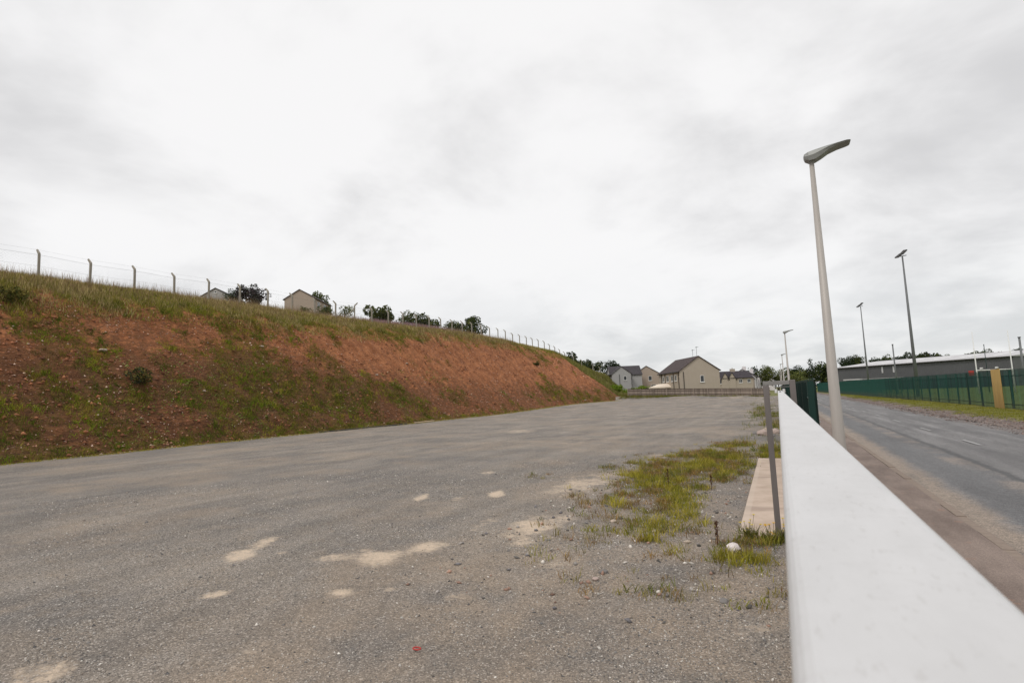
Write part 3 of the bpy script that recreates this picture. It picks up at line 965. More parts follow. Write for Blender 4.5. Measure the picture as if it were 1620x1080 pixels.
# grass behind the end of the bank and round the gardens
n = 14000
x, y = scatter(n, -46, -22, 107, 150)
tufts(x, y, lambda a, b: np.where(a < -25.5, hill_z(a, b), np.maximum(hill_z(a, b) * ss(-22, -25.5, a), back_z(a, b))), 6, (.3, .8), .07, [(.15, .17, .03), (.19, .18, .05), (.24, .2, .08)], .25, .5, name='rank_grass', label='rank grass beyond the far end of the bank')
# berm grass by the timber fence
n = 1500
x, y = scatter(n, -27, -2, 102.4, 104.9)
k = (x < -15.5 - 2 * rng.random(n)) | (rng.random(n) < .22)
tufts(x[k], y[k], lot_z, 6, (.12, .4), .05, OLIVE + GREEN, .15, .6, name='fence_foot_grass', label='grass at the foot of the timber fence')

# weeds by the gate
n = 36000
r = rng.random(n)
x = -6.5 + 6.45 * rng.random(n) ** .7
y = 5.6 + 17 * rng.random(n) ** 1.2
wd = blobs(WEED, x, y, .5)
pat = fbm(x, y, .6, 4, 55, .65)
keep = (rng.random(n) < wd * (.10 + .90 * ss(.44, .63, pat + .12 * wd))) & ~((x > -.66) & (y > 8.25) & (y < 17.1)) & ~((x > -1.35 + .3 * (pat - .5)) & (x < -.6) & (y > 9) & (y < 12.6))
x, y, pat = x[keep], y[keep], pat[keep]
t_ = fbm(x, y, .4, 2, 66)
h_ = .03 + .17 * rng.random(len(x)) ** 2 * (0.4 + t_)
A, B_ = t_ > .57, t_ < .46
tufts(x[A], y[A], lot_z, 12, None, .008, [(.33, .29, .035), (.40, .33, .06), (.24, .235, .03)], .045, .7, True, name='weed_grass', label='yellow green grass tufts by the gate slab', rep_h=h_[A])
tufts(x[B_], y[B_], lot_z, 11, None, .007, [(.26, .15, .05), (.34, .22, .07), (.19, .12, .05), (.22, .19, .05)], .05, .8, True, name='dry_weeds', label='reddish brown dry weeds by the gate slab', rep_h=h_[B_] * 1.05)
q = ~A & ~B_
tufts(x[::7], y[::7], lot_z, 5, (.008, .03), .03, [(.16, .17, .03), (.22, .2, .05), (.2, .12, .06)], .03, 2.5, name='rosettes', label='flat broad leaved rosettes among the weeds')
tufts(x[q], y[q], lot_z, 12, None, .009, [(.13, .15, .022), (.18, .18, .03), (.24, .2, .05)], .05, .9, True, name='low_weeds', label='low green weeds by the gate slab', rep_h=h_[q] * .8)
# strip of grass inside the roadside fence further up
n = 5000
y = 17.3 + 75 * rng.random(n) ** 1.5
x = -1.5 * rng.random(n) ** 1.6 * (1 + y / 60) + .45
wd = blobs(WEED, x, y)
keep = rng.random(n) < (.04 + .55 * wd) * ss(.4, .6, fbm(x, y, 2.0, 3, 57))
tufts(x[keep], y[keep], lot_z, 9, (.05, .34), .022, GREEN + [(.26, .23, .05), (.34, .26, .1)], .12, .6, name='edge_grass', label='uncut grass inside the roadside fence')
# verge grass over the road
n = 26000
y = 24 + 100 * rng.random(n) ** 1.5
x = rng.uniform(8.9, 12.6, n)
keep = rng.random(n) < ss(9.0, 9.6, x + 2.2 * (fbm(x, y, 1.6, 3, 88) - .5)) * .95
x, y = x[keep], y[keep]
tufts(x, y, lambda a, b: 0.03 + 0.12 * (fbm(a, b, 1.1, 3, 7) - .5), 6, (.04, .13), .03, [(.21, .21, .018), (.26, .24, .03), (.14, .16, .015)], .12, .7, name='verge_grass', label='bright short grass on the verge below the green fence')

n = 7000
y = 20 + 70 * rng.random(n) ** 1.4
x = rng.uniform(7.4, 9.8, n)
rad = .012 + .035 * rng.random(n) ** 3
stones('verge_gravel', np.stack([x, y, -0.03 + 0.10 * ss(8.3, 9.4, x) + 0.12 * (fbm(x, y, 1.1, 3, 7) - .5) + .01], 1), rad, pal(n, [(.2, .165, .15), (.12, .1, .095), (.3, .25, .22), (.22, .14, .11)], .25), label='pinkish gravel along the far road edge')

# ------------------------------------------------------------------ plants as things
def leaf_cloud(name, centers, radii, n, size, cols, parent, var=.25, squash=1.0, hollow=.55):
    k = len(centers)
    centers, radii = np.array(centers, float), np.array(radii, float)
    w = radii ** 2
    idx = rng.choice(k, n, p=w / w.sum())
    u = rng.normal(0, 1, (n, 3))
    u /= np.linalg.norm(u, axis=1)[:, None]
    rr = radii[idx] * (hollow + (1.08 - hollow) * rng.random(n) ** .6)
    P = centers[idx] + u * rr[:, None] * np.array([1, 1, squash])
    a = rng.normal(0, 1, (n, 3))
    a /= np.linalg.norm(a, axis=1)[:, None]
    b = np.cross(a, rng.normal(0, 1, (n, 3)))
    b /= np.linalg.norm(b, axis=1)[:, None]
    s = size * rng.uniform(.55, 1.3, n)[:, None]
    V = np.stack([P - a * s, P - b * s * .5, P + a * s, P + b * s * .5], 1).reshape(-1, 3)
    F = (np.array([(0, 1, 2, 3)])[None] + 4 * np.arange(n)[:, None, None]).reshape(-1, 4)
    blobtint = 1 + .22 * rng.normal(0, 1, (k, 1))
    c = pal(n, cols, var) * np.clip(blobtint[idx], .5, 1.6)
    return np_obj(name, V, F, M['leaf'], parent, cattr=np.repeat(np.clip(c, .004, .6), 4, 0))


TG = [(.075, .090, .022), (.105, .118, .03), (.055, .07, .02)]
TD = [(.034, .052, .024), (.05, .068, .03), (.026, .04, .021)]
TP = [(.045, .034, .04), (.065, .045, .05), (.03, .03, .03), (.045, .05, .03)]
TB = [(.17, .25, .02), (.23, .32, .03), (.13, .19, .02)]
TL = [(.12, .14, .04), (.165, .17, .05), (.09, .11, .03)]


def tree(name, cat, label, x, y, z, w, h, cols, group=None, trunk=.2, leaf=None, n=1500, shape='round', k=16):
    t = empty(name, (x, y, z), 0, label, cat, group)
    if cat == 'tree': w *= 1.18
    r = w / 2
    zc = h * trunk
    cen, rad = [], []
    for i in range(k):
        u = rng.normal(0, 1, 3)
        u /= np.linalg.norm(u)
        q = rng.random() ** .4
        if shape == 'cone':
            tt = (i + .5) / k
            rr = r * (1.05 - tt) * .9
            aa = rng.random() * 6.283
            cen.append((math.cos(aa) * rr * .5, math.sin(aa) * rr * .5, zc + (h - zc) * tt))
            rad.append(max(.22 * r, rr * .75))
        else:
            cen.append((u[0] * q * r * .8, u[1] * q * r * .8, zc + (h - zc) * (.5 + .38 * u[2] * q)))
            rad.append(math.sqrt(r * min(r, (h - zc) / 2)) * rng.uniform(.3, .5))
    leaf_cloud('crown', cen, rad, n, leaf or max(.10, w * .04), cols, t, squash=.85)
    b = MB()
    hr = max(.04, h * .025)
    b.tube([(0, 0, -.4), (0.03 * h, 0, zc * .6), (0, .02 * h, h * .55)], [hr * 1.3, hr, hr * .4], 7)
    for i in range(4):
        c_ = cen[i * 3 % k]
        b.tube([(0, 0, zc * .6 + .1), (c_[0] * .5, c_[1] * .5, (zc * .6 + c_[2]) / 2), c_], [hr * .6, hr * .4, hr * .15], 5)
    b.build('trunk', M['bark'], t)
    return t


HG = 'trees and shrubs on the hill behind the concrete post fence'
tree('shrub', 'shrub', 'dark green shrub beside the left gabled house on the hill', -100.4, 77.9, 23.4, 3.4, 3.6, TD, HG, .1)
tree('purple_tree', 'tree', 'dark purple leaved tree beside the left gabled house on the hill', -92.7, 76.2, 20.9, 5.6, 5.6, TP, HG, .18, n=1900)
tree('leafy_tree', 'tree', 'tall green tree showing behind the roof of the brown roofed bungalow', -98.4, 100.9, 22.6, 5.2, 7.3, TG, HG, .3)
tree('shrub', 'shrub', 'rounded green shrub at the right corner of the brown roofed bungalow', -79.8, 82.5, 18.4, 3.6, 3.7, TG, HG, .1)
tree('shrub', 'shrub', 'small dark hedge bush against the front wall of the hill bungalow', -82.5, 80.6, 18.8, 3.0, 2.9, TG, HG, .1)
tree('small_tree', 'tree', 'thin small tree behind the braced concrete post', -83.1, 91.9, 19.2, 3.8, 4.6, TL, HG, .25, n=700)
tree('leafy_tree', 'tree', 'broad green tree behind the purple flowers, first right of the braced post', -79.8, 99.1, 18.2, 7.4, 5.6, TG, HG, .15, n=2200)
tree('leafy_tree', 'tree', 'left crown of the paired trees behind the purple flowers', -76.5, 106.3, 17.2, 5.4, 6.0, TG, HG, .15)
tree('leafy_tree', 'tree', 'right crown of the paired trees behind the purple flowers, sloping to the right', -72.8, 108.3, 15.9, 7.0, 6.7, TG, HG, .12, n=2000)
tree('leafy_tree', 'tree', 'narrow left half of the tree clump where the purple flowers end', -67.6, 110.9, 15.2, 4.2, 5.9, TG, HG, .15)
tree('leafy_tree', 'tree', 'taller right half of the tree clump where the purple flowers end', -61.7, 108.2, 14.2, 6.4, 6.6, TD + TG, HG, .15, n=2000)
HE = 'trees near the far end of the bank'
tree('bush', 'bush', 'low dark bush showing over the falling crest behind the fence posts', -55.6, 139.3, 9.4, 3.4, 5.4, TD + TG, HE, .1)
tree('bush', 'bush', 'low green bush just right of another on the falling crest', -53.4, 140.3, 9.0, 3.6, 5.2, TG, HE, .1)
tree('leafy_tree', 'tree', 'wide dark tree in the middle of the row above the end of the bank', -54.7, 156.5, 7.0, 7.2, 7.3, TD + TG, HE, .1, n=2000)
tree('leafy_tree', 'tree', 'wide grey green tree next to the single dark round tree', -49.6, 159.2, 5.6, 7.4, 7.5, TD + TG, HE, .1, n=2000)
tree('round_tree', 'tree', 'single dark round tree left of the grey rendered house', -43.5, 156.7, 4.6, 5.0, 7.1, TD, HE, .2, n=2200)
for lab, x, y, w, h, c in (('bright green shrub, tallest of the patch in front of the grey house', -33.0, 124, 4.2, 2.6, TB), ('bright green shrub low beside the fence corner', -28.6, 117, 4.0, 1.5, TB),
                           ('bright green shrub mound in front of the cream gabled house', -27.2, 124, 5.6, 2.0, TB), ('dark green hedge shrub beside the cream canopy', -24.0, 121, 5.2, 2.0, TD + TG)):
    tree('shrub', 'shrub', lab, x, y, float(np.maximum(hill_z(x, y) if x < -25.5 else 0, back_z(x, y))) - .1, w, h, c, 'shrubs in the gardens behind the timber fence', .02, n=1400, leaf=.16)
RT = 'trees at the far end of the road'
for lab, x, y, w, tp, c, sh in (
        ('bluish wooded crown rising behind the white terrace roofs', -11.6, 300, 11, 11.6, TD, 'round'), ('broad green tree behind the white chimneys', -3.4, 231.5, 6.2, 11.2, TL + TG, 'round'),
        ('green tree standing directly behind the thin line of far street lamps', 0.2, 236, 5.2, 10.2, TL + TG, 'round'), ('green tree right of the second street lamp', 3.5, 246, 6.0, 9.6, TG, 'round'),
        ('far bluish round tree top above the dark green fence end', 8.9, 292.9, 8.4, 12.9, TD, 'round'), ('small olive tree in front of the tall pine', 9.2, 222, 5.0, 8.4, TL + TG, 'round'),
        ('tall dark pine with a pointed top above the green fence end', 10.7, 216, 5.2, 10.9, TD, 'cone'), ('dark spreading tree left of the near lamp pole', 13.4, 217.5, 7.2, 9.7, TD + TG, 'round'),
        ('dark tree partly hidden by the near lamp pole', 16.2, 218.8, 6.6, 9.2, TD, 'round'), ('olive undergrowth tree below the tall pine', 6.4, 205, 6.5, 6.6, TL, 'round')):
    tree('pine_tree' if sh == 'cone' else 'leafy_tree', 'tree', lab, x, y, 0, w, tp, c, RT, .08, n=2200, shape=sh, k=20)
WT = 'trees behind the long grey warehouse'
for lab, x, y, w, tp, c in (
        ('tree over the left end of the warehouse roof', 24.7, 249.8, 5.5, 12.7, TD), ('tall dark tree behind the thin floodlight mast', 28.1, 251.4, 5.6, 13.4, TD + TG), ('small tree crown above the roof right of the thin mast', 33.8, 248.5, 5.0, 11.9, TD),
        ('tree crown left of the short grey pole', 37.9, 250.4, 6, 12.2, TD + TG), ('tree crown between short grey pole and tall mast', 41.0, 240.4, 6.2, 11.4, TD), ('dark tree crown directly behind the tall floodlight mast', 44.4, 242.3, 6.0, 12.6, TD),
        ('wide tree crown right of the tall floodlight mast', 48.0, 238.2, 8.4, 11.9, TD + TG), ('lone small tree top over the middle of the warehouse roof', 52.6, 234.9, 3.0, 11.1, TG), ('tree top left of the white goalposts', 56.9, 225.9, 5.0, 10.9, TD + TG),
        ('tree top behind the left white goalpost', 60.6, 227.7, 5.6, 11.5, TD + TG), ('low tree top between the white goalposts', 63.2, 223.1, 5.0, 10.5, TG), ('dark tree beyond the right end of the warehouse', 60.5, 194.8, 6, 9.4, TD)):
    tree('leafy_tree', 'tree', lab, x, y, 0, w, tp, c, WT, .45, n=3000, k=26)
for lab, x_, y_, w, h, c in (('dark green bush growing low on the left of the red bank', None, 20.6, 1.9, 1.1, TD + OLIVE), ('small dark bush alone on the bare red face', None, 88, 1.3, .9, TG), ('dark scrub clump under the grass lip at the left edge', None, 16.1, 2.2, 0.9, TG + OLIVE)):
    dd = {20.6: 3.9, 88: 7.0, 16.1: 8.6}[y_]
    xx = float(toe_x(y_)) - dd * float(toe_x(y_) + 43) / 12.4
    tree('bush', 'bush', lab, xx, y_, float(hill_z(xx, y_)) - .15, w, h, c, 'bushes growing on the bank', .05, n=900, leaf=.075, k=10)

# ------------------------------------------------------------------ rocks, litter and small things
def rock(name, label, cat, x, y, z, r, col, group=None, squash=.7):
    import bmesh
    bm = bmesh.new()
    bmesh.ops.create_icosphere(bm, subdivisions=2, radius=r)
    s = random.uniform(0, 99)
    for v in bm.verts:
        q = v.co / r
        k = .72 + .55 * float(vnoise(np.array(q.x * 1.7 + s), np.array(q.y * 1.7 + q.z * 2.1), 4))
        v.co = Vector((v.co.x * k * 1.15, v.co.y * k * .9, v.co.z * k * squash))
    me = bpy.data.meshes.new(name)
    bm.to_mesh(me)
    bm.free()
    me.materials.append(col)
    o = bpy.data.objects.new(name, me)
    o.location = (x, y, z + r * squash * .45)
    o.rotation_euler = (0, 0, random.uniform(0, 6))
    link(o)
    return tag(o, label, cat, group)


pale = plain('pale_stone', (.44, .36, .29), .9, var=.25, scale=9, bump=.01)
grey_st = plain('grey_stone', (.20, .185, .175), .9, var=.25, scale=9, bump=.01)
pinkst = plain('pinkish_rubble', (.42, .33, .29), .9, var=.3, scale=7, bump=.01)
for lab, y, d, r in (('largest pale flat stone high on the left of the red bank', 19.6, 5.85, .20), ('pale stone high on the bare red face below the braced post', 50.5, 6.1, .19), ('pale stone below and left of the braced post, halfway down', 43.4, 4.6, .17),
                     ('small pale stone in the dark soil left of the green grass band', 24.4, 3.2, .12), ('pale stone high in the red soil under the fifth fence post', 31.5, 6.4, .16), ('pale stone low on the far right of the bank', 92, 1.4, .20)):
    xx = float(toe_x(y)) - d * float(toe_x(y) + 43) / 12.4
    rock('boulder', lab, 'rock', xx, y, float(hill_z(xx, y)) - .02, r, pale, 'pale stones on the bank', .5)
for lab, x, y, r, m_ in (('largest pinkish rubble lump behind the gate portal post', -.66, 25.6, .24, pinkst), ('pinkish rubble lump right of the largest, near the gate rail', -.26, 26.6, .2, pinkst), ('grey rubble lump in front of the pinkish rubble heap', -.35, 24.9, .13, grey_st),
                         ('flat grey rubble lump at the left of the rubble heap', -1.0, 26.2, .13, grey_st), ('small pale rubble lump at the back of the rubble heap', -.5, 27.6, .19, pale)):
    rock('rubble_lump', lab, 'rock', x, y, 0, r, m_, 'rubble heap behind the gate portal')
for lab, x, y, r, m_ in (('dark flat stone on the gravel left of the weeds', -1.94, 6.26, .05, grey_st), ('reddish flat stone in the gravel near the weeds', -1.95, 6.0, .04, pinkst), ('pale flat stone among the weeds nearest the camera', -.62, 5.75, .045, grey_st),
                         ('white stone between weed tufts left of the rusty spike', -1.24, 7.79, .05, pale), ('white stone in the gravel beyond the dead grass', -1.75, 8.24, .055, pale), ('pale stone at the left edge of the weeds', -2.49, 8.71, .06, pale)):
    rock('loose_stone', lab, 'stone', x, y, 0, r, m_, 'single stones around the weeds', .45)
rock('crumpled_litter', 'crumpled white plastic litter lying in the weeds near the gate', 'litter', -.66, 7.55, 0, .085, M['litter'], None, .8)
ring = MB().tube([(.035 * math.cos(a), .022 * math.sin(a), .012) for a in np.linspace(0, 6.283, 13)], .006, 6)
o = ring.build('red_ring', M['red'], loc=(-2.81, 3.9, 0))
tag(o, 'small red plastic ring lying on the gravel', 'litter')
ya, yb = 43.0, 47.0
o = MB().box(-.11, .11, -1.7, 1.7, 0, .06).build('plank', M['timber'], bevel=.006, loc=(float(toe_x(44.5)) + .25, 44.5, .05))
o.rotation_euler = (0, .05, .05)
tag(o, 'pale wooden plank lying at the foot of the bank', 'plank')
pts = [(float(toe_x(yy)) + .32 + .08 * math.sin(yy), yy, .055) for yy in np.linspace(31, 41.5, 12)]
tag(MB().tube(pts, .055, 8).build('long_pipe', M['pipe'], smooth=True), 'long dark pipe lying along the foot of the bank', 'pipe')
for lab, x, y, h in (('tall rusty dock stem in the middle of the weeds', -2.16, 11.7, .42), ('shorter rusty dock stem right of the tall one', -1.35, 11.9, .3), ('bare dark dock stem standing near the end of the slab', -.86, 7.76, .3)):
    t = empty('dock_plant', (x, y, 0), 0, lab, 'plant', 'dead dock stems in the weeds')
    MB().tube([(0, 0, 0), (.01, .005, h * .6), (.0, .0, h)], [.006, .005, .003], 6).build('stem', M['rust'], t)
    nn = 90
    q = rng.random(nn)
    P = np.stack([rng.normal(0, .012, nn), rng.normal(0, .012, nn), h * (.35 + .65 * q)], 1)
    blades('seeds', P, np.full(nn, .022), np.full(nn, .014), pal(nn, [(.11, .045, .022), (.08, .035, .02)]), 1.0, parent=t, stuff=False)
for lab, x, y, n in (('yellow flowered weed at the near left corner of the concrete slab', -.50, 8.22, 9), ('orange yellow flowers at the foot of the left portal post', -.22, 8.1, 9), ('yellow flowered weed beside the gate rail by the slab end', -.06, 8.16, 4)):
    t = empty('flower_plant', (x, y, 0), 0, lab, 'plant', 'yellow flowers round the slab end')
    st = MB()
    ym = plain('yellow_petal', (.62, .36, .015) if 'orange' in lab else (.58, .45, .02), .7)
    for i in range(n):
        a, rr, h = random.uniform(0, 6.28), random.uniform(.02, .16), random.uniform(.08, .3)
        if n == 4: rr *= .35
        px, py = math.cos(a) * rr, math.sin(a) * rr
        st.tube([(px * .3, py * .3, 0), (px * .8, py * .8, h * .7), (px, py, h)], .0022, 4)
        hr = random.uniform(.017, .03)
        ring_ = [(px + hr * (1 if k % 2 else .7) * math.cos(k * .5236), py + hr * (1 if k % 2 else .7) * math.sin(k * .5236), h + .006 + .003 * (k % 2)) for k in range(12)]
        MB().add(ring_ + [(px, py, h + .004), (px, py, h - .004)], [(k, (k + 1) % 12, 12) for k in range(12)] + [((k + 1) % 12, k, 13) for k in range(12)]).build('flower_head', ym, t)
    st.build('stem', plain('green_stem', (.09, .10, .03), .8), t)
    nn = 160
    P = np.stack([rng.normal(0, .07, nn), rng.normal(0, .05, nn), np.zeros(nn)], 1)
    if n == 4: P[:, 0] *= .4
    blades('leaves', P, rng.uniform(.05, .2, nn), np.full(nn, .009), pal(nn, GREEN + OLIVE), .7, seg2=True, parent=t, stuff=False)

# ------------------------------------------------------------------ gate, portal, slab
slab = MB().box(-.64, -.03, 8.22, 17.05, -.2, .045).build('concrete_slab', M['slab'], bevel=.008)
tag(slab, 'pinkish concrete gate foundation slab beside the rail', 'slab')
MB().box(-.0298, .34, 8.22, 17.05, -.2, .035).build('slab_channel', plain('stained_concrete', (.30, .225, .18), .9, var=.2), slab)

gate = empty('sliding_gate', (0, 0, 0), 0, 'long steel sliding gate whose pale top rail runs right past the camera', 'gate')
RT_, RL, RR = 1.942, -.0022, .0535                 # rail top and sides
prof = []
rr = .0065
for cx_, cz_, a0 in ((RR - rr, RT_ - rr, 0), (RL + rr, RT_ - rr, 90), (RL + rr, RT_ - .06 + rr, 180), (RR - rr, RT_ - .06 + rr, 270)):
    for k in range(6):
        a = math.radians(a0 + 18 * k)
        prof.append((cx_ + rr * math.cos(a), cz_ + rr * math.sin(a)))
prof = prof[::-1]
MB().loft([[(px, yy, pz) for px, pz in prof] for yy in np.linspace(-1.6, 8.5, 12)]).build('top_rail', M['rail'], gate, smooth=False)
MB().box(RL, RR, -1.6, 8.5, .10, .16).build('bottom_rail', M['rail'], gate, bevel=.005)
for yy in (-1.6, 8.45):
    MB().box(RL + .002, RR - .002, yy, yy + .05, .162, RT_ - .0602).build('stile', M['rail'], gate)
bar = MB().tube([(0, 0, .15), (0, 0, RT_ - .058)], .011, 8).mesh('infill_bar', M['rail'])
for i in range(88):
    inst('infill_bar', bar, gate, (.0247, -1.48 + i * .1125, 0))
MB().box(.012, .03, 6.30, 6.42, RT_ + .0005, RT_ + .008).build('stop_plate', M['dark'], gate)

portal = empty('gate_portal', (0, 8.4, 0), 0, 'grey square post frame with rollers guiding the gate rail', 'gate frame')
MB().box(-.18, -.108, -.036, .036, -.1, 2.018).build('post', M['post_grey'], portal, bevel=.006)
MB().box(.148, .22, -.036, .036, -.1, 2.082).build('post', M['post_grey'], portal, bevel=.006)
MB().box(-.18, .146, -.036, .036, 2.02, 2.075).build('crossbar', M['cross_grey'], portal, bevel=.004)
MB().box(-.05, .147, -.03, .03, 1.988, 1.996).build('roller_plate', M['cross_grey'], portal)
for xx in (-.024, .074):
    ro = MB().tube([(xx, 0, 1.912), (xx, 0, 1.965)], .0175, 14).build('roller', M['white'], portal, smooth=False)
    MB().tube([(xx, 0, 1.9655), (xx, 0, 2.019)], .006, 8).build('roller_pin', M['dark'], ro)
MB().box(-.175, -.11, -.09, .09, .036, .048).build('base_plate', M['post_grey'], portal)

# ------------------------------------------------------------------ street lamps
def street_lamp(label, x, y, z=0.0, H=6.0):
    t = empty('street_lamp', (x, y, z), 0, label, 'street lamp', 'street lamps along the footpath')
    n = 12
    p = MB().tube([(0, 0, -.2), (0, 0, .9), (0, 0, 1.0), (0, 0, H - .09)], [.1, .098, .093, .038], n).build('pole', M['pole'], t, smooth=True)
    MB().box(-.05, .05, -.104, -.0885, .35, .8).build('access_door', M['pole'], p)
    MB().tube([(0, 0, H - .12), (0, 0, H - .05)], .045, 12).build('spigot_collar', M['head'], t, smooth=True)
    rings = []
    for s, zt, zb, hw in ((-.115, .10, .045, .07), (-.10, .125, .01, .10), (-.03, .145, -.035, .125), (.08, .15, -.04, .14), (.2, .15, .0, .155), (.33, .15, .055, .165), (.5, .148, .088, .17), (.66, .142, .098, .168), (.72, .13, .102, .145), (.735, .12, .108, .12)):
        rings.append([(s, -hw, (zt + zb) / 2), (s, -hw * .85, zb + .004), (s, hw * .85, zb), (s, hw, (zt + zb) / 2), (s, hw * .8, zt - .012), (s, 0, zt), (s, -hw * .8, zt - .012)])
    hd = MB().loft(rings).build('lamp_head', M['head'], t, smooth=False)
    hd.location = (-.01, 0, H - .06)
    hd.scale = (.86, .9, .95)
    hd.rotation_euler = (0, math.radians(-7), 0)
    MB().box(.30, .66, -.125, .125, .072, .0865).build('led_panel', M['led'], hd, bevel=.004).rotation_euler = (0, math.radians(-3), 0)
    return t


lamp = street_lamp('tall pale tapered street lamp nearest the camera beside the gate rail', .86, 10.85)


def copy_tree(o, parent=None):
    c = o.copy()
    link(c)
    c.parent = parent
    for ch in list(o.children):
        copy_tree(ch, c)
    return c


for x, y, lab in ((.80, 46.0, 'second street lamp, standing just past the gate portal crossbar'), (.82, 79, 'third street lamp, small with its head left of the second lamp pole'), (.80, 113, 'fourth street lamp, a thin pale pole against the trees'), (.8, 150, 'farthest and faintest street lamp, just above the portal crossbar')):
    c = copy_tree(lamp)
    c.location = (x, y, 0)
    c['label'] = lab

# ------------------------------------------------------------------ palisade fences
def pale_mesh(h):
    # folded steel pale with a splayed triple point
    pr = [(-.034, .004), (-.022, -.008), (0, .004), (.022, -.008), (.034, .004), (.034, .0075), (.022, -.0045), (0, .0075), (-.022, -.0045), (-.034, .0075)]
    b = MB()
    b.loft([[(x, y, .08) for x, y in pr], [(x, y, h - .12) for x, y in pr], [(x * (.9 if abs(x) > .03 else .95), y + (.02 if abs(x) < .03 else 0), h - (.0 if abs(x) < .01 else .05)) for x, y in pr]])
    return b


def palisade(name, label, pts, h, near, yfirst, inward=1, bay=2.75, pitch=.155, zf=lambda y: 0.0, pm_='palisade'):
    t = empty(name, (pts[0][0], pts[0][1], 0), 0, label, 'fence')
    ox, oy = pts[0]
    P = [np.array(p, float) for p in pts]
    L = [np.linalg.norm(P[i + 1] - P[i]) for i in range(len(P) - 1)]
    tot = sum(L)

    def at(s):
        for i, l in enumerate(L):
            if s <= l or i == len(L) - 1:
                d = (P[i + 1] - P[i]) / l
                return P[i] + d * s, math.atan2(d[1], d[0])
            s -= l
    pm = pale_mesh(h)
    pme = pm.mesh('pale', M[pm_])
    pv = np.array(pm.v)
    post = MB().box(-.028, .028, -.05, .05, -.1, h - .06).mesh('post', M[pm_])
    s, i = 0.0, 0
    far_v, far_f = [], []
    while s < tot:
        p, a = at(s)
        jz = random.uniform(-.012, .012) + zf(p[1])
        if i < near:
            o = inst('pale', pme, t, (p[0] - ox, p[1] - oy, jz), a)
        else:
            ca, sa = math.cos(a), math.sin(a)
            v = np.stack([pv[:, 0] * ca - pv[:, 1] * sa + p[0] - ox, pv[:, 0] * sa + pv[:, 1] * ca + p[1] - oy, pv[:, 2] + jz], 1)
            b0 = sum(len(q) for q in far_v)
            far_f += [tuple(b0 + k for k in f) for f in pm.f]
            far_v.append(v)
        s += pitch
        i += 1
    if far_v:
        me = bpy.data.meshes.new('pales')
        me.from_pydata(np.concatenate(far_v).tolist(), [], far_f)
        me.materials.append(M[pm_])
        link(bpy.data.objects.new('pales', me), t)['kind'] = 'stuff'
    s = 0.0
    while s <= tot:
        p, a = at(s)
        off = .085 * inward
        inst('post', post, t, (p[0] - ox - math.sin(a) * off, p[1] - oy + math.cos(a) * off, zf(p[1])), a)
        s += bay
    k0 = 0.0
    for i, l in enumerate(L):
        d = (P[i + 1] - P[i]) / l
        nrm = np.array((-d[1], d[0])) * .03 * inward
        nseg = max(1, int(l / (bay * 4)))
        for q in range(nseg):
            a_, b_ = P[i] + d * l * q / nseg + nrm, P[i] + d * l * (q + 1) / nseg + nrm
            for zz in (.35, h - .4):
                MB().tube([(a_[0] - ox, a_[1] - oy, zz + zf(a_[1])), (b_[0] - ox, b_[1] - oy, zz + zf(b_[1]))], .025, 4).build('rail', M[pm_], t)
    return t


near_f = palisade('palisade_fence', 'dark green steel palisade fence starting behind the gate portal along the footpath', [(.62, 11.45), (.62, 98)], 2.13, 190, 11, inward=1)
for yy, zz in ((11.52, 1.73), (11.68, 1.73), (11.52, 1.33), (11.99, 1.73), (12.3, 1.73)):
    MB().tube([(.012, yy - 11.45, zz), (-.012 + .035, yy - 11.45, zz), (.032, yy - 11.45, zz)], .011, 8).build('bolt_head', M['white'], near_f)
palisade('palisade_fence', 'long weathered green palisade fence along the far side of the road', [(12.5, 34.5), (12.45, 57.5), (10.85, 122), (9.6, 170)], 2.45, 300, 34, inward=-1, pm_='palisade_far')

# boards wired to the far palisade
for lab, y, w, x, tilt in (('wide yellow raw timber board fixed upright to the green palisade', 44.75, .95, 12.36, .012), ('narrow yellow timber board leaning right of the wide board', 43.8, .62, 12.33, -.02)):
    o = MB().box(-.015, .015, -w / 2, w / 2, .05, 2.5).build('timber_board', M['ply'], bevel=.004, loc=(x, y, 0))
    o.rotation_euler = (tilt, 0, 0)
    tag(o, lab, 'board', 'timber boards fixed to the far palisade')

# ------------------------------------------------------------------ masts, poles, goal
def mast(name, label, cat, x, y, h, r0, r1, head=True, m='mast', group=None):
    t = empty(name, (x, y, 0), 0, label, cat, group)
    MB().tube([(0, 0, 0), (0, 0, h * .5), (0, 0, h)], [r0, (r0 + r1) / 2, r1], 10).build('pole', M[m], t, smooth=True)
    if head:
        MB().tube([(-.55, -.1, h), (.45, .1, h + .12)], .05, 6).build('bracket', M['dark'], t)
        for xx, zz, ti in ((-.35, -.02, -.62), (.15, .35, -.72)):
            f = MB().box(-.42, .42, -.28, .28, -.07, .07).build('floodlight', M['dark'], t, bevel=.02, loc=(xx, 0, h + .18 + zz))
            f.rotation_euler = (.15, ti, .5)
    else:
        MB().tube([(0, 0, h), (0, 0, h + .08)], r1 * 1.5, 8).build('cap', M['dark'], t)
    return t


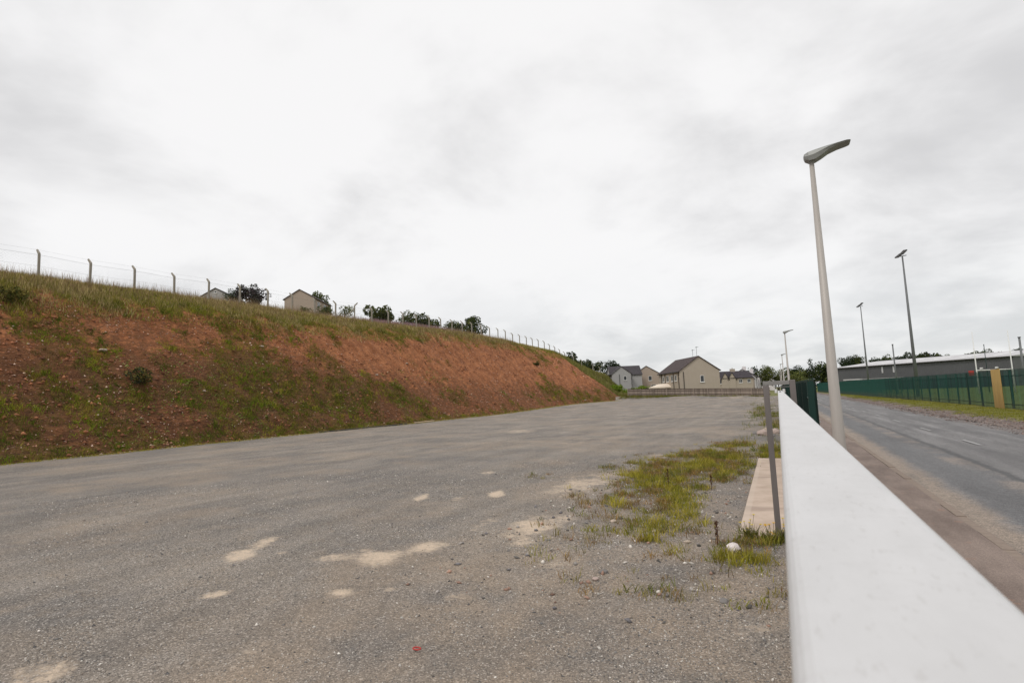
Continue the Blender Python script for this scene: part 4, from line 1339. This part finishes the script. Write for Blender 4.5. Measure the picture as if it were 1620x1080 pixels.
mast('floodlight_mast', 'tallest grey floodlight mast rising in front of the warehouse', 'floodlight', 15.51, 83.35, 17.6, .22, .085, group='floodlight masts by the pitch')
mast('floodlight_mast', 'more distant thin floodlight mast left of the tallest one', 'floodlight', 17.6, 140, 18.4, .2, .08, group='floodlight masts by the pitch')
mast('net_pole', 'short grey pole between the two floodlight masts', 'pole', 16.4, 101.6, 7.6, .11, .09, False)
mast('net_pole', 'grey pole at the right end of the warehouse', 'pole', 24.0, 77.6, 6.15, .12, .1, False)
mast('net_pole', 'thin dark green pole between the white goalposts', 'pole', 25.6, 95, 6.4, .05, .04, False, 'palisade')
gp = empty('goalposts', (24.7, 88.9, 0), math.atan2(1.9, 4.05), 'tall white goalposts with a crossbar behind the green palisade', 'goalposts')
for xx in (-2.24, 2.24):
    MB().tube([(xx, 0, 0), (xx, 0, 3.0), (xx, 0, 7.8)], [.075, .07, .045], 8).build('goalpost', M['white'], gp, smooth=True)
MB().tube([(-2.17, 0, 2.95), (2.17, 0, 2.95)], .055, 8).build('crossbar', M['white'], gp, smooth=True)

# ------------------------------------------------------------------ warehouse
A_, B2 = Vector((15.2, 179.3, 0)), Vector((45.6, 152.0, 0))
d = (B2 - A_)
LW = d.length
wh = empty('warehouse', A_, math.atan2(d.y, d.x), 'long low dark grey warehouse with a pale sheet roof behind the green fence', 'warehouse')
EV, RG, DP = 6.45, 8.0, 18.0
MB().add([(0, 0, 0), (LW, 0, 0), (LW, DP * 2, 0), (0, DP * 2, 0), (0, 0, EV), (LW, 0, EV), (LW, DP * 2, EV), (0, DP * 2, EV), (0, DP, RG), (LW, DP, RG)],
         [(0, 1, 5, 4), (2, 3, 7, 6), (3, 0, 4, 8, 7), (1, 2, 6, 9, 5)]).build('wall', M['clad'], wh)
rf = MB().add([(-.3, -.4, EV + .02), (LW + .3, -.4, EV + .02), (LW + .3, DP, RG + .1), (-.3, DP, RG + .1), (LW + .3, DP * 2 + .4, EV + .02), (-.3, DP * 2 + .4, EV + .02),
               (-.3, -.4, EV - .14), (LW + .3, -.4, EV - .14), (-.3, DP * 2 + .4, EV - .14), (LW + .3, DP * 2 + .4, EV - .14)],
              [(0, 1, 2, 3), (3, 2, 4, 5), (6, 7, 1, 0), (5, 4, 9, 8), (6, 0, 3, 5, 8), (1, 7, 9, 4, 2)]).build('roof', M['sheet'], wh)
sl = (RG + .08 - EV - .02) / (DP + .4)
for u in (.085, .245, .40, .56, .70, .87):
    x0 = u * LW
    MB().add([(x0 + (dx - .55), yy, EV + .05 + (yy + .4) * sl + dz) for dz in (0, .05) for dx, yy in ((0, 4), (1.1, 4), (1.1, 12), (0, 12))],
             [(4, 5, 6, 7), (0, 1, 5, 4), (1, 2, 6, 5), (2, 3, 7, 6), (3, 0, 4, 7)]).build('skylight', M['skylight'], rf)
for u in (.315, .385):
    MB().box(u * LW - .2, u * LW + .2, -.06, -.003, 4.3, 5.9).build('window', M['sheet'], wh)
for u in (.855, .925):
    MB().box(u * LW - .28, u * LW + .28, -.35, -.003, 3.9, 4.25).build('wall_light', M['white'], wh, bevel=.05)
MB().box(.79 * LW, .815 * LW, -.05, -.003, 2.6, 3.7).build('red_panel', M['red'], wh)
MB().tube([(-.3, -.5, EV - .2), (LW + .3, -.5, EV - .2)], .09, 6).build('gutter', M['dark'], wh)

hb = empty('hoarding', (13.8, 172.5, 0), math.atan2(-27, 32), 'dark boarding along the far side of the pitch below the warehouse', 'hoarding')
pb = MB().box(0.01, 2.43, -.03, .03, 0, 2.3).mesh('panel', M['hoard'])
for i in range(16):
    inst('panel', pb, hb, (i * 2.45, 0, random.uniform(-.04, .04)))
sh = empty('shelter', (16.0, 165, 0), math.atan2(-27, 32), 'low pale roofed shelter showing over the far end of the green palisade', 'shelter')
MB().box(0, 4.2, -1.2, 0, 2.75, 3.05).build('roof', M['sheet'], sh)
MB().box(0.05, 4.15, -.1, 0, 0, 2.748).build('back_wall', M['hoard'], sh)
MB().box(4.6, 14, -1.0, -.2, 2.85, 2.93).build('side_roof', M['sheet'], sh)
for xx in (.1, 2.1, 4.1, 6.5, 9, 11.5, 13.8):
    MB().box(xx - .04, xx + .04, -.95, -.87, 0, 2.748).build('post', M['dark'], sh)

# ------------------------------------------------------------------ concrete post fence on the crest
cf = empty('chain_link_fence', (0, 0, 0), 0, 'wire fence on cranked concrete posts along the crest of the bank', 'fence')
pb = MB()
pb.loft([[(sx * .065, sy * .06, z) for sx, sy in ((-1, -1), (1, -1), (1, 1), (-1, 1))] for z in (-.4, 1.72)])
pb.loft([[(-.065, -.06, 1.722), (.065, -.06, 1.722), (.065, .06, 1.722), (-.065, .06, 1.722)],
         [(-.02 - .06, -.055, 1.80), (.055 - .0, -.055, 1.86), (.055, .055, 1.86), (-.08, .055, 1.80)],
         [(-.39, -.04, 2.12), (-.31, -.04, 2.19), (-.31, .04, 2.19), (-.39, .04, 2.12)]])
pme = pb.mesh('concrete_post', M['post_con'])
XF = -43.0
ys = [19 + 3.02 * i for i in range(43)]
ys = [yy for i, yy in enumerate(ys) if i not in (34, 36, 38, 39, 41)]
for i, yy in enumerate(ys):
    zz = float(hill_z(XF, yy)) - .06
    if 49 < yy < 51.5:      # the straining post stands the other way round, with a raking strut
        p = inst('concrete_post', pme, cf, (XF, yy, zz), math.pi + .5)
        MB().loft([[(.1 + sx * .06, -2.1 + sy * .06, -.2) for sx, sy in ((-1, -1), (1, -1), (1, 1), (-1, 1))], [(sx * .055 + .02, -.12 + sy * .05, 1.6) for sx, sy in ((-1, -1), (1, -1), (1, 1), (-1, 1))]]).build('strut', M['post_con'], cf, loc=(XF + .1, yy, zz))
    else:
        p = inst('concrete_post', pme, cf, (XF + random.uniform(-.04, .04), yy, zz + random.uniform(-.05, .05)), random.uniform(-.1, .1))
        p.rotation_euler = (random.uniform(-.025, .025), random.uniform(-.02, .02), random.uniform(-.12, .12))
wy = np.arange(7, 148, 3.0)
for dx, hz, r_ in ((0.07, 1.70, .006), (0.07, .95, .004), (-.33, 2.12, .003)):
    MB().tube([(XF + dx, yy, float(hill_z(XF, yy)) + hz - .06) for yy in wy], r_, 4).build('wire', M['wire'], cf)
# woven mesh between the wires, thin diagonal strands
mv, mf = [], []
for yy in np.arange(7, 75, .2):
    for s_ in (1, -1):
        y0, y1 = yy, yy + s_ * 1.6
        z0, z1 = float(hill_z(XF, y0)) + .05, float(hill_z(XF, y1)) + 1.63
        b0 = len(mv)
        mv += [(XF + .075, y0, z0), (XF + .075, y0 + .003, z0), (XF + .075, y1 + .003, z1), (XF + .075, y1, z1), (XF + .077, y0 + .0015, z0), (XF + .077, y1 + .0015, z1)]
        mf += [(b0, b0 + 3, b0 + 2, b0 + 1), (b0, b0 + 4, b0 + 5, b0 + 3), (b0 + 1, b0 + 2, b0 + 5, b0 + 4)]
MB().add(mv, mf).build('wire_mesh', M['wire'], cf)['kind'] = 'stuff'

# ------------------------------------------------------------------ timber fence at the end of the yard
wf = empty('timber_fence', (0, 105, 0), 0, 'weathered close boarded timber fence closing the far end of the yard', 'fence')
bm_ = MB().box(-.069, .069, -.012, .012, .04, 1.36).mesh('board', M['board'])
for i in range(172):
    xx = -25.6 + i * .142
    zb = .42 + .9 * min(max(-(xx + 2) / 23, 0), 1) - .03
    inst('board', bm_, wf, (xx, random.uniform(-.004, .004), zb + random.uniform(-.03, .03) + .03 * math.sin(xx * .8)), random.uniform(-.03, .03))
xx = -25.7
while xx < -1.0:
    zb = .42 + .9 * min(max(-(xx + 2) / 23, 0), 1)
    MB().box(-.06, .06, -.125, -.014, -.2, 1.42).build('post', M['board'], wf, loc=(xx, 0, zb))
    x2 = min(xx + 2.4, -1.1)
    zc_ = .42 + .9 * min(max(-(x2 + 2) / 23, 0), 1)
    for hz in (.35, 1.0, 1.335):
        MB().loft([[(xx + .061, -.055, zb + hz - .045), (xx + .061, -.015, zb + hz - .045), (xx + .061, -.015, zb + hz + .045), (xx + .061, -.055, zb + hz + .045)],
                   [(x2 - .061, -.055, zc_ + hz - .045), (x2 - .061, -.015, zc_ + hz - .045), (x2 - .061, -.015, zc_ + hz + .045), (x2 - .061, -.055, zc_ + hz + .045)]]).build('rail', M['bark'], wf)  # rails darker than the boards, their shadow lines put into the colour
    xx += 2.4

# ------------------------------------------------------------------ houses
def window(par, face, u, z, w, h, W, L, panes=2):
    """a framed window on a house wall; face: front (y=0), left (x=-W/2), right (x=W/2)"""
    fr, gl = MB(), MB()

    def bx(mb, u0, u1, z0, z1, d0, d1):
        if face == 'front': mb.box(u0, u1, -d1, -d0, z0, z1)
        elif face == 'left': mb.box(-W / 2 - d1, -W / 2 - d0, u0, u1, z0, z1)
        else: mb.box(W / 2 + d0, W / 2 + d1, u0, u1, z0, z1)
    u0, u1, z0, z1 = u - w / 2, u + w / 2, z - h / 2, z + h / 2
    e = .07
    bx(fr, u0, u1, z0, z0 + e, .004, .06)
    bx(fr, u0, u1, z1 - e, z1, .004, .06)
    bx(fr, u0, u0 + e, z0 + e + .001, z1 - e - .001, .004, .058)
    bx(fr, u1 - e, u1, z0 + e + .001, z1 - e - .001, .004, .058)
    for i in range(1, panes):
        um = u0 + w * i / panes
        bx(fr, um - .03, um + .03, z0 + e + .001, z1 - e - .001, .004, .056)
    bx(gl, u0 + e + .002, u1 - e - .002, z0 + e + .002, z1 - e - .002, .006, .03)
    f = fr.build('window', M['frame'], par)
    gl.build('pane', M['glass'], f)
    s = MB()
    bx(s, u0 - .08, u1 + .08, z0 - .1, z0 - .002, .004, .12)
    s.build('sill', M['frame'], f)
    return f


def house(name, label, cat, loc, rz, W, L, ev, rg, wall, roof, wins=(), group=None, chimneys=(), pipes=(), oh=.18, root=None, y0=0.0, x0=0.0, rot=0.0):
    t = root or empty(name, loc, rz, label, cat, group)
    par = t
    pre = 'wing_' if root else ''
    if root:
        par = t
    ca, sa = math.cos(rot), math.sin(rot)

    def X(vs):
        return [(x0 + x * ca - y * sa, y0 + x * sa + y * ca, z) for x, y, z in vs]
    w = W / 2
    MB().add(X([(-w, 0, -1.5), (w, 0, -1.5), (w, L, -1.5), (-w, L, -1.5), (-w, 0, ev), (w, 0, ev), (w, L, ev), (-w, L, ev), (0, 0, rg), (0, L, rg)]),
             [(0, 1, 5, 8, 4), (2, 3, 7, 9, 6), (1, 2, 6, 5), (3, 0, 4, 7)]).build(pre + 'wall', M[wall], par)
    th, k = .14, (rg - ev) / w
    wo, eo = w + .25, ev - .25 * k + .02
    rgz = rg + .02
    rb = MB()
    for s in (-1, 1):
        vs = X([(s * wo, -oh, eo), (0, -oh, rgz), (0, L + oh, rgz), (s * wo, L + oh, eo), (s * wo, -oh, eo + th), (0, -oh, rgz + th), (0, L + oh, rgz + th), (s * wo, L + oh, eo + th)])
        fs = [(0, 3, 2, 1), (4, 5, 6, 7), (0, 1, 5, 4), (2, 3, 7, 6), (3, 0, 4, 7)]
        rb.add(vs, fs if s < 0 else [tuple(reversed(f)) for f in fs])
    ro = rb.build(pre + 'roof', M[roof], par)
    for cx_, cy_, cw, top, m_ in chimneys:
        MB().box(cx_ - cw / 2, cx_ + cw / 2, cy_ - cw * .7, cy_ + cw * .7, ev, top).add([(cx_ - .1, cy_ - .1, top), (cx_ + .1, cy_ - .1, top), (cx_ + .1, cy_ + .1, top), (cx_ - .1, cy_ + .1, top), (cx_ - .08, cy_ - .08, top + .35), (cx_ + .08, cy_ - .08, top + .35), (cx_ + .08, cy_ + .08, top + .35), (cx_ - .08, cy_ + .08, top + .35)],
                                                                                        [(4, 5, 6, 7), (0, 1, 5, 4), (1, 2, 6, 5), (2, 3, 7, 6), (3, 0, 4, 7)]).build('chimney', M[m_], ro)
    for face, u, z, ww, hh, pn in wins:
        window(par, face, u, z, ww, hh, W, L, pn)
    for px, py in pipes:
        MB().tube([(px, py, -.5), (px, py, ev - .1)], .06, 6).build('downpipe', M['black'], par)
    for s in (-1, 1):
        if not root:
            MB().tube([(s * (wo + .03), -oh + .02, eo + .02), (s * (wo + .03), L + oh - .02, eo + .02)], .07, 6).build('gutter', M['black'], par)
    return t


# main cream gabled house behind the timber fence
RC = math.radians(28.5)
hc = house('gabled_house', 'large cream gable ended house behind the timber fence, brown tiled roof', 'house', (-13.1, 110.0, .5), RC, 7.7, 12.3, 5.1, 7.75, 'cream', 'brown_tile',
           wins=(('front', .45, 3.55, .75, 1.25, 1), ('front', -2.2, 1.15, 1.0, .55, 1), ('left', 2.1, 3.9, 1.1, 1.15, 2), ('left', 4.2, 3.9, 1.1, 1.15, 2), ('left', 6.8, 3.9, 1.5, 1.15, 2), ('left', 9.4, 3.9, 1.0, 1.15, 2), ('left', 5.5, 1.4, 1.2, 1.2, 2)),
           pipes=((-3.93, .45), (-3.93, 3.3), (-3.93, 8.2), (-3.93, 10.4), (3.93, .3), (-3.1, -.08)))
house('', '', '', None, 0, 6.4, 5.2, 5.0, 6.9, 'cream', 'brown_tile', root=hc, x0=-.6, y0=7.6, rot=-math.pi / 2)
for px, py, hh in ((-.05, 2.5, 1.5), (-.05, .5, 1.9)):
    ab = MB().tube([(px, py, 7.8), (px, py, 7.8 + hh)], .03, 5)
    for k in range(4):
        ab.tube([(px - .3 + .05 * k, py - .5 + .25 * k, 7.75 + hh - .1), (px + .3 - .05 * k, py - .5 + .25 * k, 7.75 + hh - .1)], .014, 4)
    ab.tube([(px, py - .55, 7.75 + hh - .1), (px, py + .45, 7.75 + hh - .1)], .016, 4)
    ab.build('aerial', M['dark'], hc)

# grey L-shaped house and its cream neighbour above the end of the bank
ha = house('gabled_house', 'grey rendered house with a front gable left of the cream houses', 'house', (-37.7, 148.2, 3.2), math.radians(25.6), 5.2, 6.5, 3.9, 5.85, 'grey_wall', 'slate',
           wins=(('front', .9, 2.7, .8, 1.15, 1),), pipes=((-.6, -.07), (2.62, -.1)))
house('', '', '', None, 0, 6.0, 8.6, 3.7, 6.1, 'grey_wall', 'slate', root=ha, x0=-2.6, y0=5.3, rot=-math.pi / 2)
window(ha, 'right', 5.2, 2.6, .9, 1.1, 12.05, 8, 1)
house('gabled_house', 'cream gabled house with a grey roof between the grey house and the largest house', 'house', (-33.2, 158.8, 2.9), math.radians(13), 7.0, 13, 4.2, 6.35, 'pink_wall', 'slate',
      wins=(('front', .9, 2.9, .95, 1.3, 1), ('right', 3.0, 3.1, .9, 1.1, 1), ('front', 1.9, .9, 1.6, .35, 1)), pipes=((3.4, -.08),))

# terrace further up the road
hd_ = house('terraced_house', 'cream terrace with two small front gables beyond the largest house', 'house', (-7.9, 178.6, .4), math.radians(90 + 25), 8.0, 9.2, 4.55, 6.5, 'cream', 'dark_roof',
            wins=(('left', 1.2, 3.6, 1.0, 1.0, 2), ('left', 3.6, 3.6, 1.0, 1.0, 2), ('left', 9.2, 3.5, .9, 1.0, 1)), chimneys=((0, 4.2, .9, 7.3, 'cream'),), pipes=((-4.05, 5.3), (-4.05, 7.3)))
for yy in (6.1, 8.1):
    house('', '', '', None, 0, 2.1, 3.0, 4.3, 6.1, 'cream', 'dark_roof', root=hd_, x0=-4.25, y0=yy, rot=-math.pi / 2)
he = house('terraced_house', 'narrow cream gable joined to the white terrace', 'house', (-7.2, 181.5, .4), 0, 2.0, 4.2, 4.3, 5.7, 'pink_wall', 'dark_roof', wins=(('front', .1, 3.3, .6, .9, 1),))
house('terraced_house', 'near white walled terraced house with a white chimney', 'house', (-9.5, 186, .4), 0, 6.6, 34, 5.2, 7.3, 'white_wall', 'dark_roof', wins=(('right', 8, 3.8, 1.1, 1.4, 2), ('right', 18, 3.8, 1.1, 1.4, 2), ('right', 27, 3.8, 1.1, 1.4, 2)), chimneys=((0.3, 6, 1.1, 8.3, 'white_wall'),), pipes=((3.36, 17),), group='white terrace')
house('terraced_house', 'farther white walled terraced house with its own small chimney', 'house', (-9.1, 221, .4), 0, 6.8, 44, 5.2, 7.2, 'white_wall', 'dark_roof', wins=(('right', 8, 3.8, 1.1, 1.4, 2), ('right', 24, 3.8, 1.1, 1.4, 2)), chimneys=((0.6, 10, 1.2, 8.6, 'white_wall'),), group='white terrace')
house('terraced_house', 'dark roofed house at the far end of the terrace by the trees', 'house', (-4.6, 262, .4), 0, 7, 20, 5.4, 7.6, 'white_wall', 'dark_roof', chimneys=((0, 2, 1.2, 8.9, 'white_wall'),), group='white terrace')
mast('telegraph_pole', 'dark telegraph pole beside the wooded crown above the terrace', 'pole', -7.2, 255, 11, .15, .1, False, 'dark')

# houses up on the hill
house('bungalow', 'left gabled house on the hill, half hidden by the grass crest', 'house', (-107.8, 79.5, 23.3), math.radians(30), 5.6, 9, 3.2, 4.8, 'grey_wall', 'slate', wins=(('right', 3, 2.0, 1.2, 1.1, 2), ('front', 0.0, 4.0, .5, .5, 1)))
house('bungalow', 'beige bungalow with a brown roof standing on the crest of the hill', 'house', (-91.5, 87.4, 21.2), math.radians(25), 6.6, 10.5, 3.9, 5.85, 'pink_wall', 'brown_tile', wins=(('right', 2.2, 2.85, 1.5, 1.1, 2), ('right', 6.2, 2.85, 1.5, 1.1, 2)), pipes=((-3.35, .3),))

# cream canopy behind the fence
ct = empty('canopy_tent', (-20.6, 114.0, 1.1), math.radians(25), 'cream canvas canopy top showing over the timber fence', 'canopy')
MB().add([(-2.5, -2, 1.75), (2.5, -2, 1.75), (2.5, 2, 1.75), (-2.5, 2, 1.75), (-1.0, 0, 2.35), (1.0, 0, 2.45), (-2.5, -2, 1.5), (2.5, -2, 1.5), (2.5, 2, 1.5), (-2.5, 2, 1.5)],
         [(0, 1, 5, 4), (1, 2, 5), (2, 3, 4, 5), (3, 0, 4), (6, 7, 1, 0), (7, 8, 2, 1), (8, 9, 3, 2), (9, 6, 0, 3)]).build('canvas_roof', M['cream_fab'], ct)
for sx in (-2.4, 2.4):
    for sy in (-1.9, 1.9):
        MB().tube([(sx, sy, -.6), (sx, sy, 1.7)], .03, 6).build('leg', M['white'], ct)
